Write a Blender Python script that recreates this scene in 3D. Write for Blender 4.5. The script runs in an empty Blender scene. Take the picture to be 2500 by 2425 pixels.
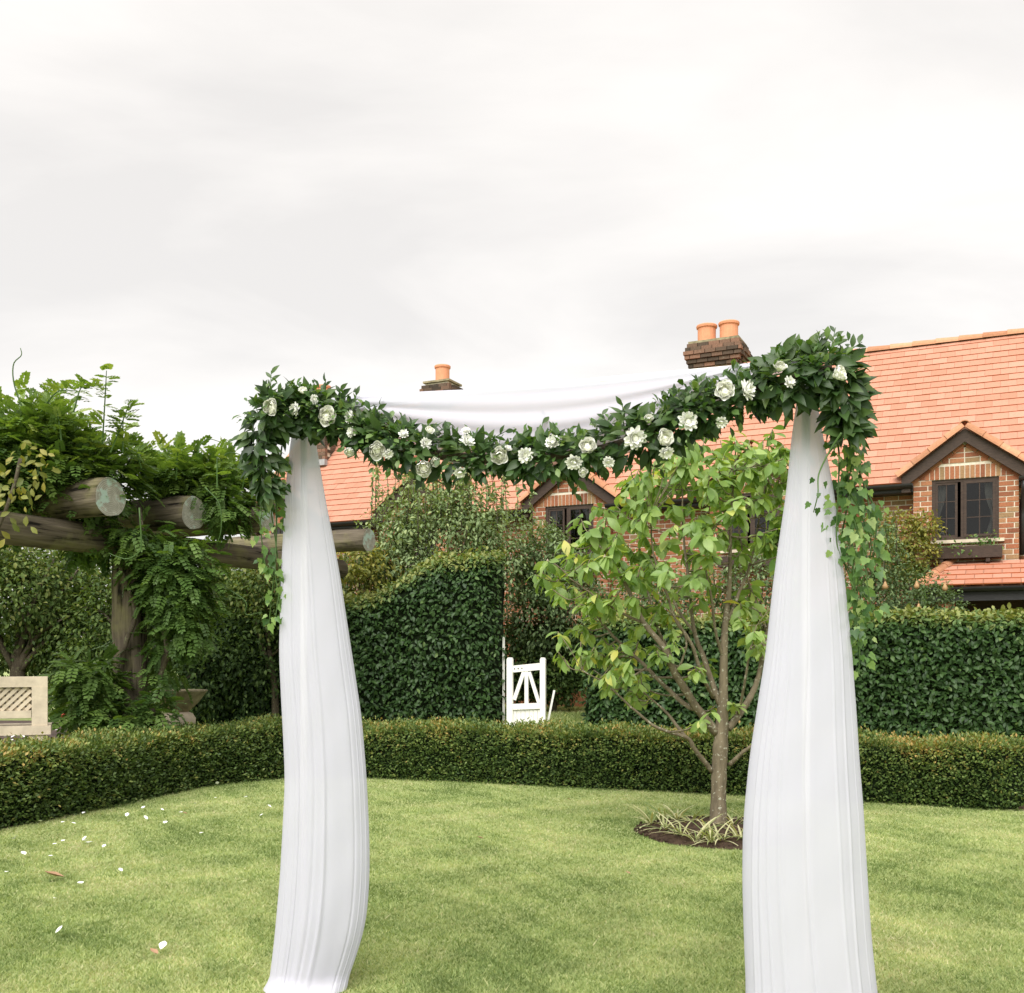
import bpy, math
import numpy as np
from mathutils import Matrix, Vector, Quaternion

# ------------------------------------------------------------------ camera, sky, sun, exposure
scn = bpy.context.scene
COL = scn.collection
F, CX, HY, EYE = 2500.0, 1250.0, 1600.0, 1.5          # photograph pixels: focal length, centre column, horizon row

cam_d = bpy.data.cameras.new("camera")
cam = bpy.data.objects.new("camera", cam_d)
COL.objects.link(cam)
cam.location = (0, 0, EYE)
cam.rotation_euler = (math.radians(90), 0, 0)
cam_d.sensor_width = 36.0
cam_d.lens = 36.0 * F / 2500.0
cam_d.shift_y = (HY - 1212.5) / 2500.0
cam_d.clip_start = 0.05
cam_d.clip_end = 3000
scn.camera = cam

SUN_EL, SUN_AZ = math.radians(50), math.radians(200)     # azimuth clockwise from +Y: behind the camera, a little left
world = bpy.data.worlds.new("World")
scn.world = world
world.use_nodes = True
wn, wl = world.node_tree.nodes, world.node_tree.links
wn.clear()
w_out = wn.new("ShaderNodeOutputWorld")
w_mix = wn.new("ShaderNodeMixShader")
w_bg1 = wn.new("ShaderNodeBackground")
w_bg2 = wn.new("ShaderNodeBackground")
w_sky = wn.new("ShaderNodeTexSky")
w_sky.sky_type = 'NISHITA'
w_sky.sun_disc = False
w_sky.sun_elevation = SUN_EL
w_sky.sun_rotation = SUN_AZ
w_bg1.inputs['Strength'].default_value = 0.07
wl.new(w_sky.outputs[0], w_bg1.inputs['Color'])
w_tc = wn.new("ShaderNodeTexCoord")
w_sep = wn.new("ShaderNodeSeparateXYZ")
wl.new(w_tc.outputs['Generated'], w_sep.inputs[0])
w_z = wn.new("ShaderNodeMath"); w_z.operation = 'MAXIMUM'; w_z.inputs[1].default_value = 0.0
wl.new(w_sep.outputs[2], w_z.inputs[0])
w_za = wn.new("ShaderNodeMath"); w_za.operation = 'ADD'; w_za.inputs[1].default_value = 0.22
wl.new(w_z.outputs[0], w_za.inputs[0])
w_dx = wn.new("ShaderNodeMath"); w_dx.operation = 'DIVIDE'
w_dy = wn.new("ShaderNodeMath"); w_dy.operation = 'DIVIDE'
wl.new(w_sep.outputs[0], w_dx.inputs[0]); wl.new(w_za.outputs[0], w_dx.inputs[1])
wl.new(w_sep.outputs[1], w_dy.inputs[0]); wl.new(w_za.outputs[0], w_dy.inputs[1])
w_cmb = wn.new("ShaderNodeCombineXYZ")
wl.new(w_dx.outputs[0], w_cmb.inputs[0]); wl.new(w_dy.outputs[0], w_cmb.inputs[1])
w_map = wn.new("ShaderNodeMapping")
w_map.inputs['Rotation'].default_value = (0, 0, math.radians(-40))
w_map.inputs['Scale'].default_value = (0.85, 1.55, 1)
w_map.inputs['Location'].default_value = (5.2, 2.7, 0)
wl.new(w_cmb.outputs[0], w_map.inputs[0])
w_n = wn.new("ShaderNodeTexNoise")
w_n.inputs['Scale'].default_value = 1.35
w_n.inputs['Detail'].default_value = 8
w_n.inputs['Roughness'].default_value = 0.52
w_n.inputs['Distortion'].default_value = 0.45
wl.new(w_map.outputs[0], w_n.inputs['Vector'])
w_cr = wn.new("ShaderNodeValToRGB")
w_cr.color_ramp.elements[0].position = 0.35
w_cr.color_ramp.elements[0].color = (0.625, 0.600, 0.572, 1)
w_cr.color_ramp.elements[1].position = 0.60
w_cr.color_ramp.elements[1].color = (0.755, 0.722, 0.685, 1)
wl.new(w_n.outputs['Fac'], w_cr.inputs[0])
wl.new(w_cr.outputs[0], w_bg2.inputs['Color'])
w_bg2.inputs['Strength'].default_value = 0.42
w_mix.inputs[0].default_value = 0.93
wl.new(w_bg1.outputs[0], w_mix.inputs[1]); wl.new(w_bg2.outputs[0], w_mix.inputs[2])
wl.new(w_mix.outputs[0], w_out.inputs['Surface'])

sun_d = bpy.data.lights.new("sun", 'SUN')
sun = bpy.data.objects.new("sun", sun_d)
COL.objects.link(sun)
sun_d.energy = 1.5
sun_d.angle = math.radians(55)
sun_d.color = (1.0, 0.97, 0.92)
_sd = Vector((math.sin(SUN_AZ) * math.cos(SUN_EL), math.cos(SUN_AZ) * math.cos(SUN_EL), math.sin(SUN_EL)))
sun.rotation_euler = _sd.to_track_quat('Z', 'Y').to_euler()
sun.location = (0, -4, 30)

scn.view_settings.view_transform = 'Standard'
scn.view_settings.look = 'None'
scn.view_settings.gamma = 1
scn.view_settings.use_curve_mapping = False
scn.view_settings.exposure = 1.8
scn.cycles.max_bounces = 8
scn.cycles.transparent_max_bounces = 12

# ------------------------------------------------------------------ helpers
rng = np.random.default_rng(11)
def U(a, b, n=None): return rng.uniform(a, b, n)
def P(px, py, Y):
    """a point of the place seen at photograph pixel (px, py) when it stands Y metres away"""
    return np.array([(px - CX) / F * Y, Y, EYE + (HY - py) / F * Y])
def nrm(v):
    v = np.asarray(v, float)
    return v / np.maximum(np.linalg.norm(v, axis=-1, keepdims=True), 1e-9)
def sstep(x): x = np.clip(x, 0, 1); return x * x * (3 - 2 * x)

def make_mesh(name, V, T, rnd=None, smooth=False):
    """V (n,3); T (m,k) all faces with k corners, or a list of index tuples"""
    me = bpy.data.meshes.new(name)
    V = np.asarray(V, np.float32)
    if isinstance(T, list):
        me.from_pydata(V.tolist(), [], T)
    else:
        T = np.asarray(T, np.int32)
        m, k = T.shape
        me.vertices.add(len(V)); me.vertices.foreach_set('co', V.ravel())
        me.loops.add(m * k); me.loops.foreach_set('vertex_index', T.ravel())
        me.polygons.add(m); me.polygons.foreach_set('loop_start', np.arange(m, dtype=np.int32) * k)
        me.update(calc_edges=True)
    if rnd is not None:
        a = me.attributes.new('rnd', 'FLOAT', 'POINT')
        a.data.foreach_set('value', np.broadcast_to(np.asarray(rnd, np.float32), (len(V),)).copy())
    if smooth:
        me.polygons.foreach_set('use_smooth', np.ones(len(me.polygons), bool))
    me.update()
    return me

BASE = {}
def put(o, parent=None, local=False):
    COL.objects.link(o)
    if parent is not None:
        o.parent = parent
        if not local and parent.name in BASE:
            o.matrix_parent_inverse = BASE[parent.name]
    return o
def obj(name, me, mat=None, parent=None, local=False, M=None):
    o = bpy.data.objects.new(name, me)
    if mat is not None and not me.materials: me.materials.append(mat)
    if M is not None: o.matrix_basis = M
    return put(o, parent, local)
def tag(o, label=None, cat=None, group=None, kind=None):
    if label: o['label'] = label
    if cat: o['category'] = cat
    if group: o['group'] = group
    if kind: o['kind'] = kind
    return o
def thing(name, base, label, cat, group=None, rz=0.0):
    o = bpy.data.objects.new(name, None)
    o.empty_display_size = 0.1
    o.location = [float(v) for v in base]; o.rotation_euler = (0, 0, rz)
    COL.objects.link(o)
    BASE[o.name] = (Matrix.Translation(Vector([float(v) for v in base])) @ Matrix.Rotation(rz, 4, 'Z')).inverted()
    return tag(o, label, cat, group)

class MB:
    """collects shapes into one mesh"""
    def __init__(self): self.V = []; self.F = []; self.R = []; self.n = 0
    def add(self, V, faces, r=0.5):
        V = np.asarray(V, float)
        self.V.append(V); self.F += [tuple(int(i) + self.n for i in f) for f in faces]
        self.R.append(np.full(len(V), r)); self.n += len(V)
        return self
    def box(self, lo, hi, r=0.5):
        x0, y0, z0 = lo; x1, y1, z1 = hi
        V = [(x0,y0,z0),(x1,y0,z0),(x1,y1,z0),(x0,y1,z0),(x0,y0,z1),(x1,y0,z1),(x1,y1,z1),(x0,y1,z1)]
        return self.add(V, BOXF, r)
    def bar(self, a, b, w, t, up=(0, 1, 0), r=0.5):
        """a rectangular bar from a to b; w across, t along `up`"""
        a, b = np.array(a, float), np.array(b, float)
        d = nrm(b - a); n = nrm(np.array(up, float) - np.dot(up, d) * d); x = np.cross(d, n)
        V = []
        for p in (a, b):
            V += [p - x*w/2 - n*t/2, p + x*w/2 - n*t/2, p + x*w/2 + n*t/2, p - x*w/2 + n*t/2]
        return self.add(V, BOXF, r)
    def tube(self, pts, radii, k=8, r=0.5, caps=True):
        V, Fc = tube_geo(pts, radii, k, caps)
        return self.add(V, Fc, r)
    def lathe(self, prof, c=(0, 0, 0), k=24, r=0.5):
        V, Fc = [], []
        for (rr, z) in prof:
            for j in range(k):
                a = 2 * math.pi * j / k
                V.append((c[0] + rr*math.cos(a), c[1] + rr*math.sin(a), c[2] + z))
        for i in range(len(prof) - 1):
            for j in range(k):
                Fc.append((i*k+j, i*k+(j+1)%k, (i+1)*k+(j+1)%k, (i+1)*k+j))
        Fc.append(tuple(range(k-1, -1, -1))); Fc.append(tuple((len(prof)-1)*k + j for j in range(k)))
        return self.add(V, Fc, r)
    def mesh(self, name, smooth=False):
        return make_mesh(name, np.concatenate(self.V), self.F, np.concatenate(self.R), smooth)
    def build(self, name, mat, parent=None, smooth=False, local=False):
        return obj(name, self.mesh(name, smooth), mat, parent, local)
BOXF = [(0,3,2,1),(4,5,6,7),(0,1,5,4),(1,2,6,5),(2,3,7,6),(3,0,4,7)]

def tube_geo(pts, radii, k=8, caps=True):
    pts = np.asarray(pts, float); n = len(pts)
    radii = np.broadcast_to(np.asarray(radii, float), (n,))
    tan = np.gradient(pts, axis=0); tan = nrm(tan)
    ref = np.array([0., 0, 1]) if abs(tan[0][2]) < 0.8 else np.array([1., 0, 0])
    V = []
    nv = nrm(ref - np.dot(ref, tan[0]) * tan[0])
    for i in range(n):
        nv = nrm(nv - np.dot(nv, tan[i]) * tan[i]); bv = np.cross(tan[i], nv)
        for j in range(k):
            a = 2 * math.pi * j / k
            V.append(pts[i] + radii[i] * (math.cos(a) * nv + math.sin(a) * bv))
    Fc = []
    for i in range(n - 1):
        for j in range(k):
            Fc.append((i*k+j, i*k+(j+1)%k, (i+1)*k+(j+1)%k, (i+1)*k+j))
    if caps:
        Fc.append(tuple(range(k-1, -1, -1))); Fc.append(tuple((n-1)*k + j for j in range(k)))
    return V, Fc

def spline(pts, n):
    """Catmull-Rom through pts, n samples"""
    p = np.asarray(pts, float)
    if len(p) == 2: return p[0] + (p[1]-p[0]) * np.linspace(0, 1, n)[:, None]
    q = np.vstack([2*p[0]-p[1], p, 2*p[-1]-p[-2]])
    t = np.linspace(0, len(p) - 1 - 1e-6, n); i = t.astype(int); f = (t - i)[:, None]
    a, b, c, d = q[i], q[i+1], q[i+2], q[i+3]
    return 0.5 * (2*b + (c-a)*f + (2*a-5*b+4*c-d)*f**2 + (3*b-a-3*c+d)*f**3)

def frames(a, n):
    """rotation (N,3,3) whose columns are x, y=a (leaf axis), z (leaf normal near n)"""
    a = nrm(a); x = nrm(np.cross(a, n)); z = np.cross(x, a)
    return np.stack([x, a, z], axis=-1)

def leaf_template(prof, droop=0.25, fold=0.25, twist=0.0):
    """pointed leaf one unit long: prof lists half-widths at even steps between base and tip"""
    n = len(prof) + 1
    V = [(0, 0, 0)]; T = []
    rows = []
    for i, w in enumerate(prof):
        y = (i + 1) / n; z = -droop * y * y
        rows.append(len(V))
        V += [(-w, y, z + fold * w + twist * w * y), (0, y, z), (w, y, z + fold * w - twist * w * y)]
    V.append((0, 1 - 0.3 * droop * droop, -droop)); tip = len(V) - 1
    a = rows[0]; T += [(0, a+1, a), (0, a+2, a+1)]
    for r0, r1 in zip(rows[:-1], rows[1:]):
        T += [(r0, r0+1, r1+1), (r0, r1+1, r1), (r0+1, r0+2, r1+2), (r0+1, r1+2, r1+1)]
    b = rows[-1]; T += [(b, b+1, tip), (b+1, b+2, tip)]
    return np.array(V, float), np.array(T)

def scatter_mesh(name, tmpl, pos, R, scale, rnd):
    tv, tf = tmpl
    N, k = len(pos), len(tv)
    sc = np.asarray(scale, float).reshape(N, -1)
    if sc.shape[1] == 1: sc = np.repeat(sc, 3, 1)
    V = np.einsum('nij,nkj->nki', R, tv[None] * sc[:, None, :]) + pos[:, None, :]
    Fc = (tf[None] + (np.arange(N) * k)[:, None, None]).reshape(-1, tf.shape[1])
    return make_mesh(name, V.reshape(-1, 3), Fc, np.repeat(rnd, k))

_var = {}
def variant(name, tmpl, key, mat, nv=8):
    """a few shared meshes of one leaf, each with its own tint"""
    kk = (name, key)
    if kk not in _var:
        L = []
        for i in range(nv):
            me = make_mesh(name, tmpl[0], tmpl[1], (i + 0.5) / nv)
            me.materials.append(mat); L.append(me)
        _var[kk] = L
    return _var[kk]

def leaves(parent, tmpl, key, mat, pos, R, scale, rnd, single=0, name='leaf', mass='foliage', order=None):
    """the `single` leaves that show largest as objects, the others joined"""
    pos = np.asarray(pos, float); N = len(pos)
    scale = np.broadcast_to(np.asarray(scale, float), (N,)); rnd = np.clip(np.asarray(rnd, float), 0, 0.999)
    idx = np.arange(N) if order is None else np.argsort(order)
    one, rest = idx[:single], idx[single:]
    if len(one):
        ms = variant(name, tmpl, key, mat)
        for i in one:
            M = np.eye(4); M[:3, :3] = R[i] * scale[i]; M[:3, 3] = pos[i]
            obj(name, ms[int(rnd[i] * len(ms))], None, parent, M=Matrix(M.tolist()))
    if len(rest):
        me = scatter_mesh(mass, tmpl, pos[rest], R[rest], scale[rest], rnd[rest])
        return tag(obj(mass, me, mat, parent), kind='stuff')

# ------------------------------------------------------------------ materials
def mat_new(name):
    m = bpy.data.materials.new(name); m.use_nodes = True
    nt = m.node_tree; nt.nodes.clear()
    out = nt.nodes.new('ShaderNodeOutputMaterial')
    return m, nt, out
def ramp(nt, stops, src):
    r = nt.nodes.new('ShaderNodeValToRGB'); e = r.color_ramp.elements
    while len(e) < len(stops): e.new(0.5)
    for el, (p, c) in zip(e, stops): el.position = p; el.color = (*c, 1)
    nt.links.new(src, r.inputs[0]); return r.outputs[0]
def noise(nt, scale, detail=4, rough=0.55, vec=None, dist=0.0):
    n = nt.nodes.new('ShaderNodeTexNoise')
    n.inputs['Scale'].default_value = scale; n.inputs['Detail'].default_value = detail
    n.inputs['Roughness'].default_value = rough; n.inputs['Distortion'].default_value = dist
    if vec is not None: nt.links.new(vec, n.inputs['Vector'])
    return n.outputs['Fac']
def coords(nt, which='Object', scale=None):
    t = nt.nodes.new('ShaderNodeTexCoord'); v = t.outputs[which]
    if scale is not None:
        m = nt.nodes.new('ShaderNodeMapping'); m.inputs['Scale'].default_value = scale
        nt.links.new(v, m.inputs[0]); v = m.outputs[0]
    return v
def mixc(nt, a, b, fac, mode='MIX'):
    m = nt.nodes.new('ShaderNodeMix'); m.data_type = 'RGBA'; m.blend_type = mode
    for s, v in ((m.inputs[6], a), (m.inputs[7], b), (m.inputs[0], fac)):
        if hasattr(v, 'is_linked') or hasattr(v, 'links'): nt.links.new(v, s)
        elif isinstance(v, (int, float)): s.default_value = v
        else: s.default_value = (*v, 1)
    return m.outputs[2]
def attr(nt, n='rnd'):
    a = nt.nodes.new('ShaderNodeAttribute'); a.attribute_name = n; return a.outputs['Fac']
def bsdf(nt, color, rough=0.6, spec=0.4, bump=None, bstr=0.3, bdist=0.01):
    b = nt.nodes.new('ShaderNodeBsdfPrincipled')
    if hasattr(color, 'links'): nt.links.new(color, b.inputs['Base Color'])
    else: b.inputs['Base Color'].default_value = (*color, 1)
    if hasattr(rough, 'links'): nt.links.new(rough, b.inputs['Roughness'])
    else: b.inputs['Roughness'].default_value = rough
    b.inputs['Specular IOR Level'].default_value = spec
    if bump is not None:
        bn = nt.nodes.new('ShaderNodeBump'); bn.inputs['Strength'].default_value = bstr; bn.inputs['Distance'].default_value = bdist
        nt.links.new(bump, bn.inputs['Height']); nt.links.new(bn.outputs[0], b.inputs['Normal'])
    return b.outputs[0]

def leaf_mat(name, stops, trans=0.3, rough=0.45, spec=0.35, tcol=None):
    m, nt, out = mat_new(name)
    c = ramp(nt, stops, attr(nt))
    c = mixc(nt, c, ramp(nt, [(0.3, (0.72, 0.72, 0.72)), (0.7, (1.2, 1.2, 1.15))], noise(nt, 2.5, 3, 0.6, coords(nt, 'Object'))), 0.6, 'MULTIPLY')
    p = bsdf(nt, c, rough, spec)
    t = nt.nodes.new('ShaderNodeBsdfTranslucent')
    tc = mixc(nt, c, tcol or (1.5, 1.5, 0.5), 1.0, 'MULTIPLY')
    nt.links.new(tc, t.inputs['Color'])
    s = nt.nodes.new('ShaderNodeMixShader'); s.inputs[0].default_value = trans
    nt.links.new(p, s.inputs[1]); nt.links.new(t.outputs[0], s.inputs[2]); nt.links.new(s.outputs[0], out.inputs[0])
    return m
def plain(name, col, rough=0.6, spec=0.4, var=0.25, scale=8.0, bstr=0.2, bdist=0.01, sc=None):
    m, nt, out = mat_new(name)
    co = coords(nt, 'Object', sc)
    f = noise(nt, scale, 6, 0.6, co)
    a = tuple(v * (1 - var) for v in col); b = tuple(min(1, v * (1 + var)) for v in col)
    c = ramp(nt, [(0.3, a), (0.7, b)], f)
    nt.links.new(bsdf(nt, c, rough, spec, noise(nt, scale * 5, 5, 0.6, co), bstr, bdist), out.inputs[0])
    return m
def tinted(name, stops, rough=0.8, spec=0.2, grain=30.0, gvar=0.35, bdist=0.004, stain=None):
    """colour from each piece's own tint, with grain and optional stains"""
    m, nt, out = mat_new(name)
    co = coords(nt, 'Object')
    geo = nt.nodes.new('ShaderNodeNewGeometry').outputs['Position']
    c = ramp(nt, stops, attr(nt))
    g = noise(nt, grain, 5, 0.65, geo)
    c = mixc(nt, c, ramp(nt, [(0.25, (1-gvar,)*3), (0.75, (1+gvar,)*3)], g), 1.0, 'MULTIPLY')
    if stain:
        c = mixc(nt, c, stain[0], ramp(nt, [(stain[1], (0, 0, 0)), (stain[2], (stain[3],)*3)], noise(nt, stain[4], 6, 0.65, geo)))
    nt.links.new(bsdf(nt, c, rough, spec, g, 0.5, bdist), out.inputs[0])
    return m

M = {}
M['box'] = leaf_mat('box_leaf', [(0, (.042, .078, .02)), (.4, (.108, .168, .043)), (.68, (.22, .27, .077)), (.86, (.31, .265, .08)), (1, (.44, .29, .10))], .24, .5, .3)
M['laurel'] = leaf_mat('laurel_leaf', [(0, (.022, .054, .016)), (.6, (.06, .118, .033)), (.88, (.15, .22, .066)), (1, (.26, .28, .09))], .24, .46, .3)
M['magnolia'] = leaf_mat('magnolia_leaf', [(0, (.09, .175, .042)), (.5, (.205, .32, .09)), (.85, (.35, .46, .16)), (1, (.55, .52, .13))], .38, .4, .4)
M['ruscus'] = leaf_mat('ruscus_leaf', [(0, (.012, .033, .009)), (.5, (.036, .076, .02)), (.85, (.085, .14, .045)), (1, (.16, .22, .075))], .2, .4, .35)
M['sprig'] = leaf_mat('sprig_leaf', [(0, (.035, .085, .02)), (.6, (.09, .17, .045)), (1, (.2, .28, .09))], .28, .4, .4)
M['ivy'] = leaf_mat('ivy_leaf', [(0, (.03, .085, .022)), (.5, (.11, .21, .055)), (.85, (.23, .34, .11)), (1, (.38, .46, .22))], .32, .42, .4)
M['wisteria'] = leaf_mat('wisteria_leaf', [(0, (.032, .075, .018)), (.5, (.105, .18, .045)), (.85, (.20, .30, .075)), (1, (.30, .36, .11))], .34, .45, .35)
M['apple'] = leaf_mat('orchard_leaf', [(0, (.055, .095, .037)), (.5, (.14, .205, .085)), (.9, (.26, .34, .165)), (1, (.32, .38, .17))], .25, .5, .3)
M['dark'] = leaf_mat('shade_leaf', [(0, (.02, .044, .014)), (.5, (.07, .118, .031)), (.85, (.14, .195, .055)), (1, (.22, .24, .08))], .32, .55, .2)
M['yellow'] = leaf_mat('yellowing_leaf', [(0, (.1, .13, .03)), (.5, (.24, .25, .06)), (1, (.42, .34, .08))], .32, .5, .3)
M['stripe'] = leaf_mat('striped_blade', [(0, (.12, .2, .06)), (.5, (.4, .42, .2)), (1, (.62, .6, .38))], .25, .45, .35)
M['grass'] = leaf_mat('grass_blade', [(0, (.15, .215, .07)), (.45, (.34, .41, .17)), (.85, (.50, .52, .26)), (1, (.60, .56, .36))], .4, .6, .2, (1.25, 1.3, .75))
M['twig'] = plain('twig_bark', (.09, .07, .05), .85, .2, .4, 20)
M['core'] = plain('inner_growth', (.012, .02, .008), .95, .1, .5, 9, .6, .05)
M['brick'] = tinted('fired_brick', [(0, (.15, .065, .04)), (.35, (.30, .115, .06)), (.6, (.36, .155, .08)), (.82, (.31, .20, .105)), (1, (.19, .13, .075))], .85, .15, 45, .3)
M['mortar'] = plain('lime_mortar', (.66, .60, .49), .95, .1, .15, 25, .3, .004)
M['tile'] = tinted('clay_tile', [(0, (.42, .19, .122)), (.5, (.465, .222, .15)), (1, (.51, .258, .182))], .75, .25, 26, .10, .003, ((.30, .17, .11), .60, .78, .45, 1.7))
M['tile_shadow_edge'] = plain('shadow_edge_clay', (.40, .115, .04), .85, .15, .2, 9)  # deeper orange clay edge: shadow line between tile courses put into the colour
M['cap'] = tinted('clay_cap', [(0, (.38, .18, .10)), (.5, (.48, .23, .13)), (1, (.55, .3, .18))], .8, .2, 20, .2, .004, ((.22, .17, .12), .55, .72, .5, 5))
M['pot'] = tinted('terracotta_pot', [(0, (.60, .25, .14)), (1, (.66, .3, .17))], .75, .25, 12, .12, .003, ((.35, .2, .14), .58, .75, .5, 4))
M['timber'] = plain('dark_timber', (.05, .032, .023), .6, .3, .4, 14, .3, .006, (1, 1, 6))
M['black'] = plain('black_metal', (.018, .017, .017), .45, .5, .2, 10)
M['lead'] = plain('lead_flashing', (.32, .33, .34), .6, .4, .2, 10)
M['linen'] = plain('window_curtain', (.75, .72, .7), .9, .1, .08, 10)
M['roomdark'] = plain('room_wall', (.05, .045, .04), .9, .1, .1, 2)
M['white'] = plain('white_paint', (.78, .77, .73), .55, .35, .06, 9, .25, .004)
M['soil'] = plain('soil', (.075, .05, .035), .95, .1, .5, 18, .9, .03)
M['petal'] = plain('white_petal', (.89, .89, .87), .6, .25, .03, 30)
M['cream'] = plain('cream_petal', (.88, .88, .81), .6, .25, .04, 30)
M['stone'] = plain('cast_stone', (.58, .50, .385), .9, .15, .2, 6, .5, .006)
M['stonebowl'] = plain('mossy_stone', (.27, .235, .15), .95, .1, .4, 9, .6, .008)
M['deadleaf'] = plain('fallen_leaf', (.38, .23, .14), .8, .2, .3, 25)
M['paving'] = plain('brick_paving', (.10, .075, .065), .9, .15, .4, 7, .5, .01)
M['applered'] = plain('red_apple', (.55, .07, .05), .4, .4, .2, 10)
M['pear'] = plain('ripe_pear', (.36, .22, .10), .5, .35, .3, 20)

def m_cloth(name, col, opac):
    m, nt, out = mat_new(name)
    co = coords(nt, 'Object')
    w = noise(nt, 1.0, 5, .6, coords(nt, 'Object', (26, 26, 2.2)), .6)
    d = bsdf(nt, col, .85, .1, w, .12, .008)
    t = nt.nodes.new('ShaderNodeBsdfTranslucent'); t.inputs['Color'].default_value = (*col, 1)
    s = nt.nodes.new('ShaderNodeMixShader'); s.inputs[0].default_value = .32
    nt.links.new(d, s.inputs[1]); nt.links.new(t.outputs[0], s.inputs[2])
    tr = nt.nodes.new('ShaderNodeBsdfTransparent')
    s2 = nt.nodes.new('ShaderNodeMixShader'); s2.inputs[0].default_value = opac
    nt.links.new(tr.outputs[0], s2.inputs[1]); nt.links.new(s.outputs[0], s2.inputs[2]); nt.links.new(s2.outputs[0], out.inputs[0])
    return m
M['chiffon'] = m_cloth('white_chiffon', (.685, .682, .785), .76)
def m_glass():
    m, nt, out = mat_new('window_glass')
    tr = nt.nodes.new('ShaderNodeBsdfTransparent'); tr.inputs['Color'].default_value = (.55, .56, .55, 1)
    g = nt.nodes.new('ShaderNodeBsdfGlossy'); g.inputs['Roughness'].default_value = .03
    fr = nt.nodes.new('ShaderNodeFresnel'); fr.inputs['IOR'].default_value = 1.5
    s = nt.nodes.new('ShaderNodeMixShader')
    nt.links.new(fr.outputs[0], s.inputs[0]); nt.links.new(tr.outputs[0], s.inputs[1]); nt.links.new(g.outputs[0], s.inputs[2])
    nt.links.new(s.outputs[0], out.inputs[0]); return m
M['glass'] = m_glass()
def m_bark(name, a, b, lich, sc=(1, 1, .25), thr=.6):
    m, nt, out = mat_new(name)
    co = coords(nt, 'Object', sc)
    n1 = noise(nt, 22, 6, .65, co)
    c = ramp(nt, [(.3, a), (.7, b)], n1)
    c = mixc(nt, c, lich, ramp(nt, [(thr, (0, 0, 0)), (thr + .06, (.8,)*3)], noise(nt, 34, 3, .6, coords(nt, 'Object'))))
    nt.links.new(bsdf(nt, c, .9, .15, n1, .7, .012), out.inputs[0]); return m
M['bark'] = m_bark('magnolia_bark', (.10, .082, .055), (.23, .19, .13), (.45, .45, .36))
M['bark2'] = m_bark('old_bark', (.05, .04, .03), (.12, .10, .07), (.17, .18, .10))
def m_log(name, along):
    """weathered round timber: long cracks along the log, lichen in blotches"""
    m, nt, out = mat_new(name)
    s = [9, 9, 9]; s[along] = .7
    co = coords(nt, 'Object', tuple(s))
    cr = noise(nt, 1.6, 4, .6, co, .3)
    c = ramp(nt, [(.36, (.012, .01, .008)), (.42, (.085, .07, .052)), (.7, (.185, .155, .115))], cr)
    c = mixc(nt, c, (.2, .19, .085), ramp(nt, [(.5, (0, 0, 0)), (.7, (.6,)*3)], noise(nt, 3, 4, .6, coords(nt, 'Object'))))
    nt.links.new(bsdf(nt, c, .92, .12, cr, .9, .03), out.inputs[0]); return m
M['log'] = m_log('weathered_log', 0)
M['post'] = m_log('weathered_post', 2)
def m_logend():
    m, nt, out = mat_new('log_end_grain')
    co = coords(nt, 'Object')
    c = ramp(nt, [(.25, (.2, .19, .16)), (.6, (.36, .35, .31)), (.8, (.5, .5, .46))], noise(nt, 14, 6, .7, co))
    wv_ = nt.nodes.new('ShaderNodeTexWave'); wv_.wave_type = 'RINGS'; wv_.rings_direction = 'X'; wv_.inputs['Scale'].default_value = 16; wv_.inputs['Distortion'].default_value = 2.5; wv_.inputs['Detail'].default_value = 3; nt.links.new(co, wv_.inputs['Vector'])
    c = mixc(nt, c, ramp(nt, [(.2, (.62,)*3), (.7, (1.1,)*3)], wv_.outputs['Fac']), .8, 'MULTIPLY')
    c = mixc(nt, c, (.33, .45, .41), ramp(nt, [(.52, (0, 0, 0)), (.6, (.75,)*3)], noise(nt, 7, 3, .6, co)))
    c = mixc(nt, c, (.08, .07, .06), ramp(nt, [(.66, (0, 0, 0)), (.7, (.9,)*3)], noise(nt, 11, 5, .75, co, 1.2)))
    nt.links.new(bsdf(nt, c, .95, .1, noise(nt, 30, 5, .7, co), .6, .01), out.inputs[0]); return m
M['logend'] = m_logend()

# ------------------------------------------------------------------ the ground
HP = np.array([(-9.5, 2.0), (-6.4, 5.4), (-5.25, 7.3), (-4.4, 8.8), (-3.95, 10.1), (-3.5, 11.55), (-2.75, 12.45), (-1.8, 12.4), (-.5, 12.05),
               (.69, 11.54), (2.57, 10.87), (3.56, 10.36), (4.56, 9.92), (6.2, 8.6), (8.5, 6.0), (10, 2.0)])
HS = spline(HP, 260)                                    # front foot of the low hedge
def hedge_dist(x, y):
    """signed distance to the low hedge's front foot; positive beyond it"""
    q = np.stack([np.ravel(x), np.ravel(y)], -1)
    a, b = HS[:-1], HS[1:]; d = b - a; L2 = (d**2).sum(1)
    best = np.full(len(q), 1e9); sign = np.zeros(len(q))
    for i in range(len(a)):
        w = q - a[i]; t = np.clip((w @ d[i]) / L2[i], 0, 1)
        e = w - t[:, None] * d[i]; r = (e**2).sum(1)
        cr = d[i][0] * w[:, 1] - d[i][1] * w[:, 0]
        m = r < best; best[m] = r[m]; sign[m] = np.sign(cr[m])
    return (np.sqrt(best) * sign).reshape(np.shape(x))
def ground_z(x, y, d=None):
    x, y = np.asarray(x, float), np.asarray(y, float)
    if d is None: d = hedge_dist(x, y)
    return .30 * sstep((d - .1) / .5) + .16 * sstep((d - .8) / 5)
def gz(x, y): return float(ground_z(np.array([x]), np.array([y]))[0])

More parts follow.
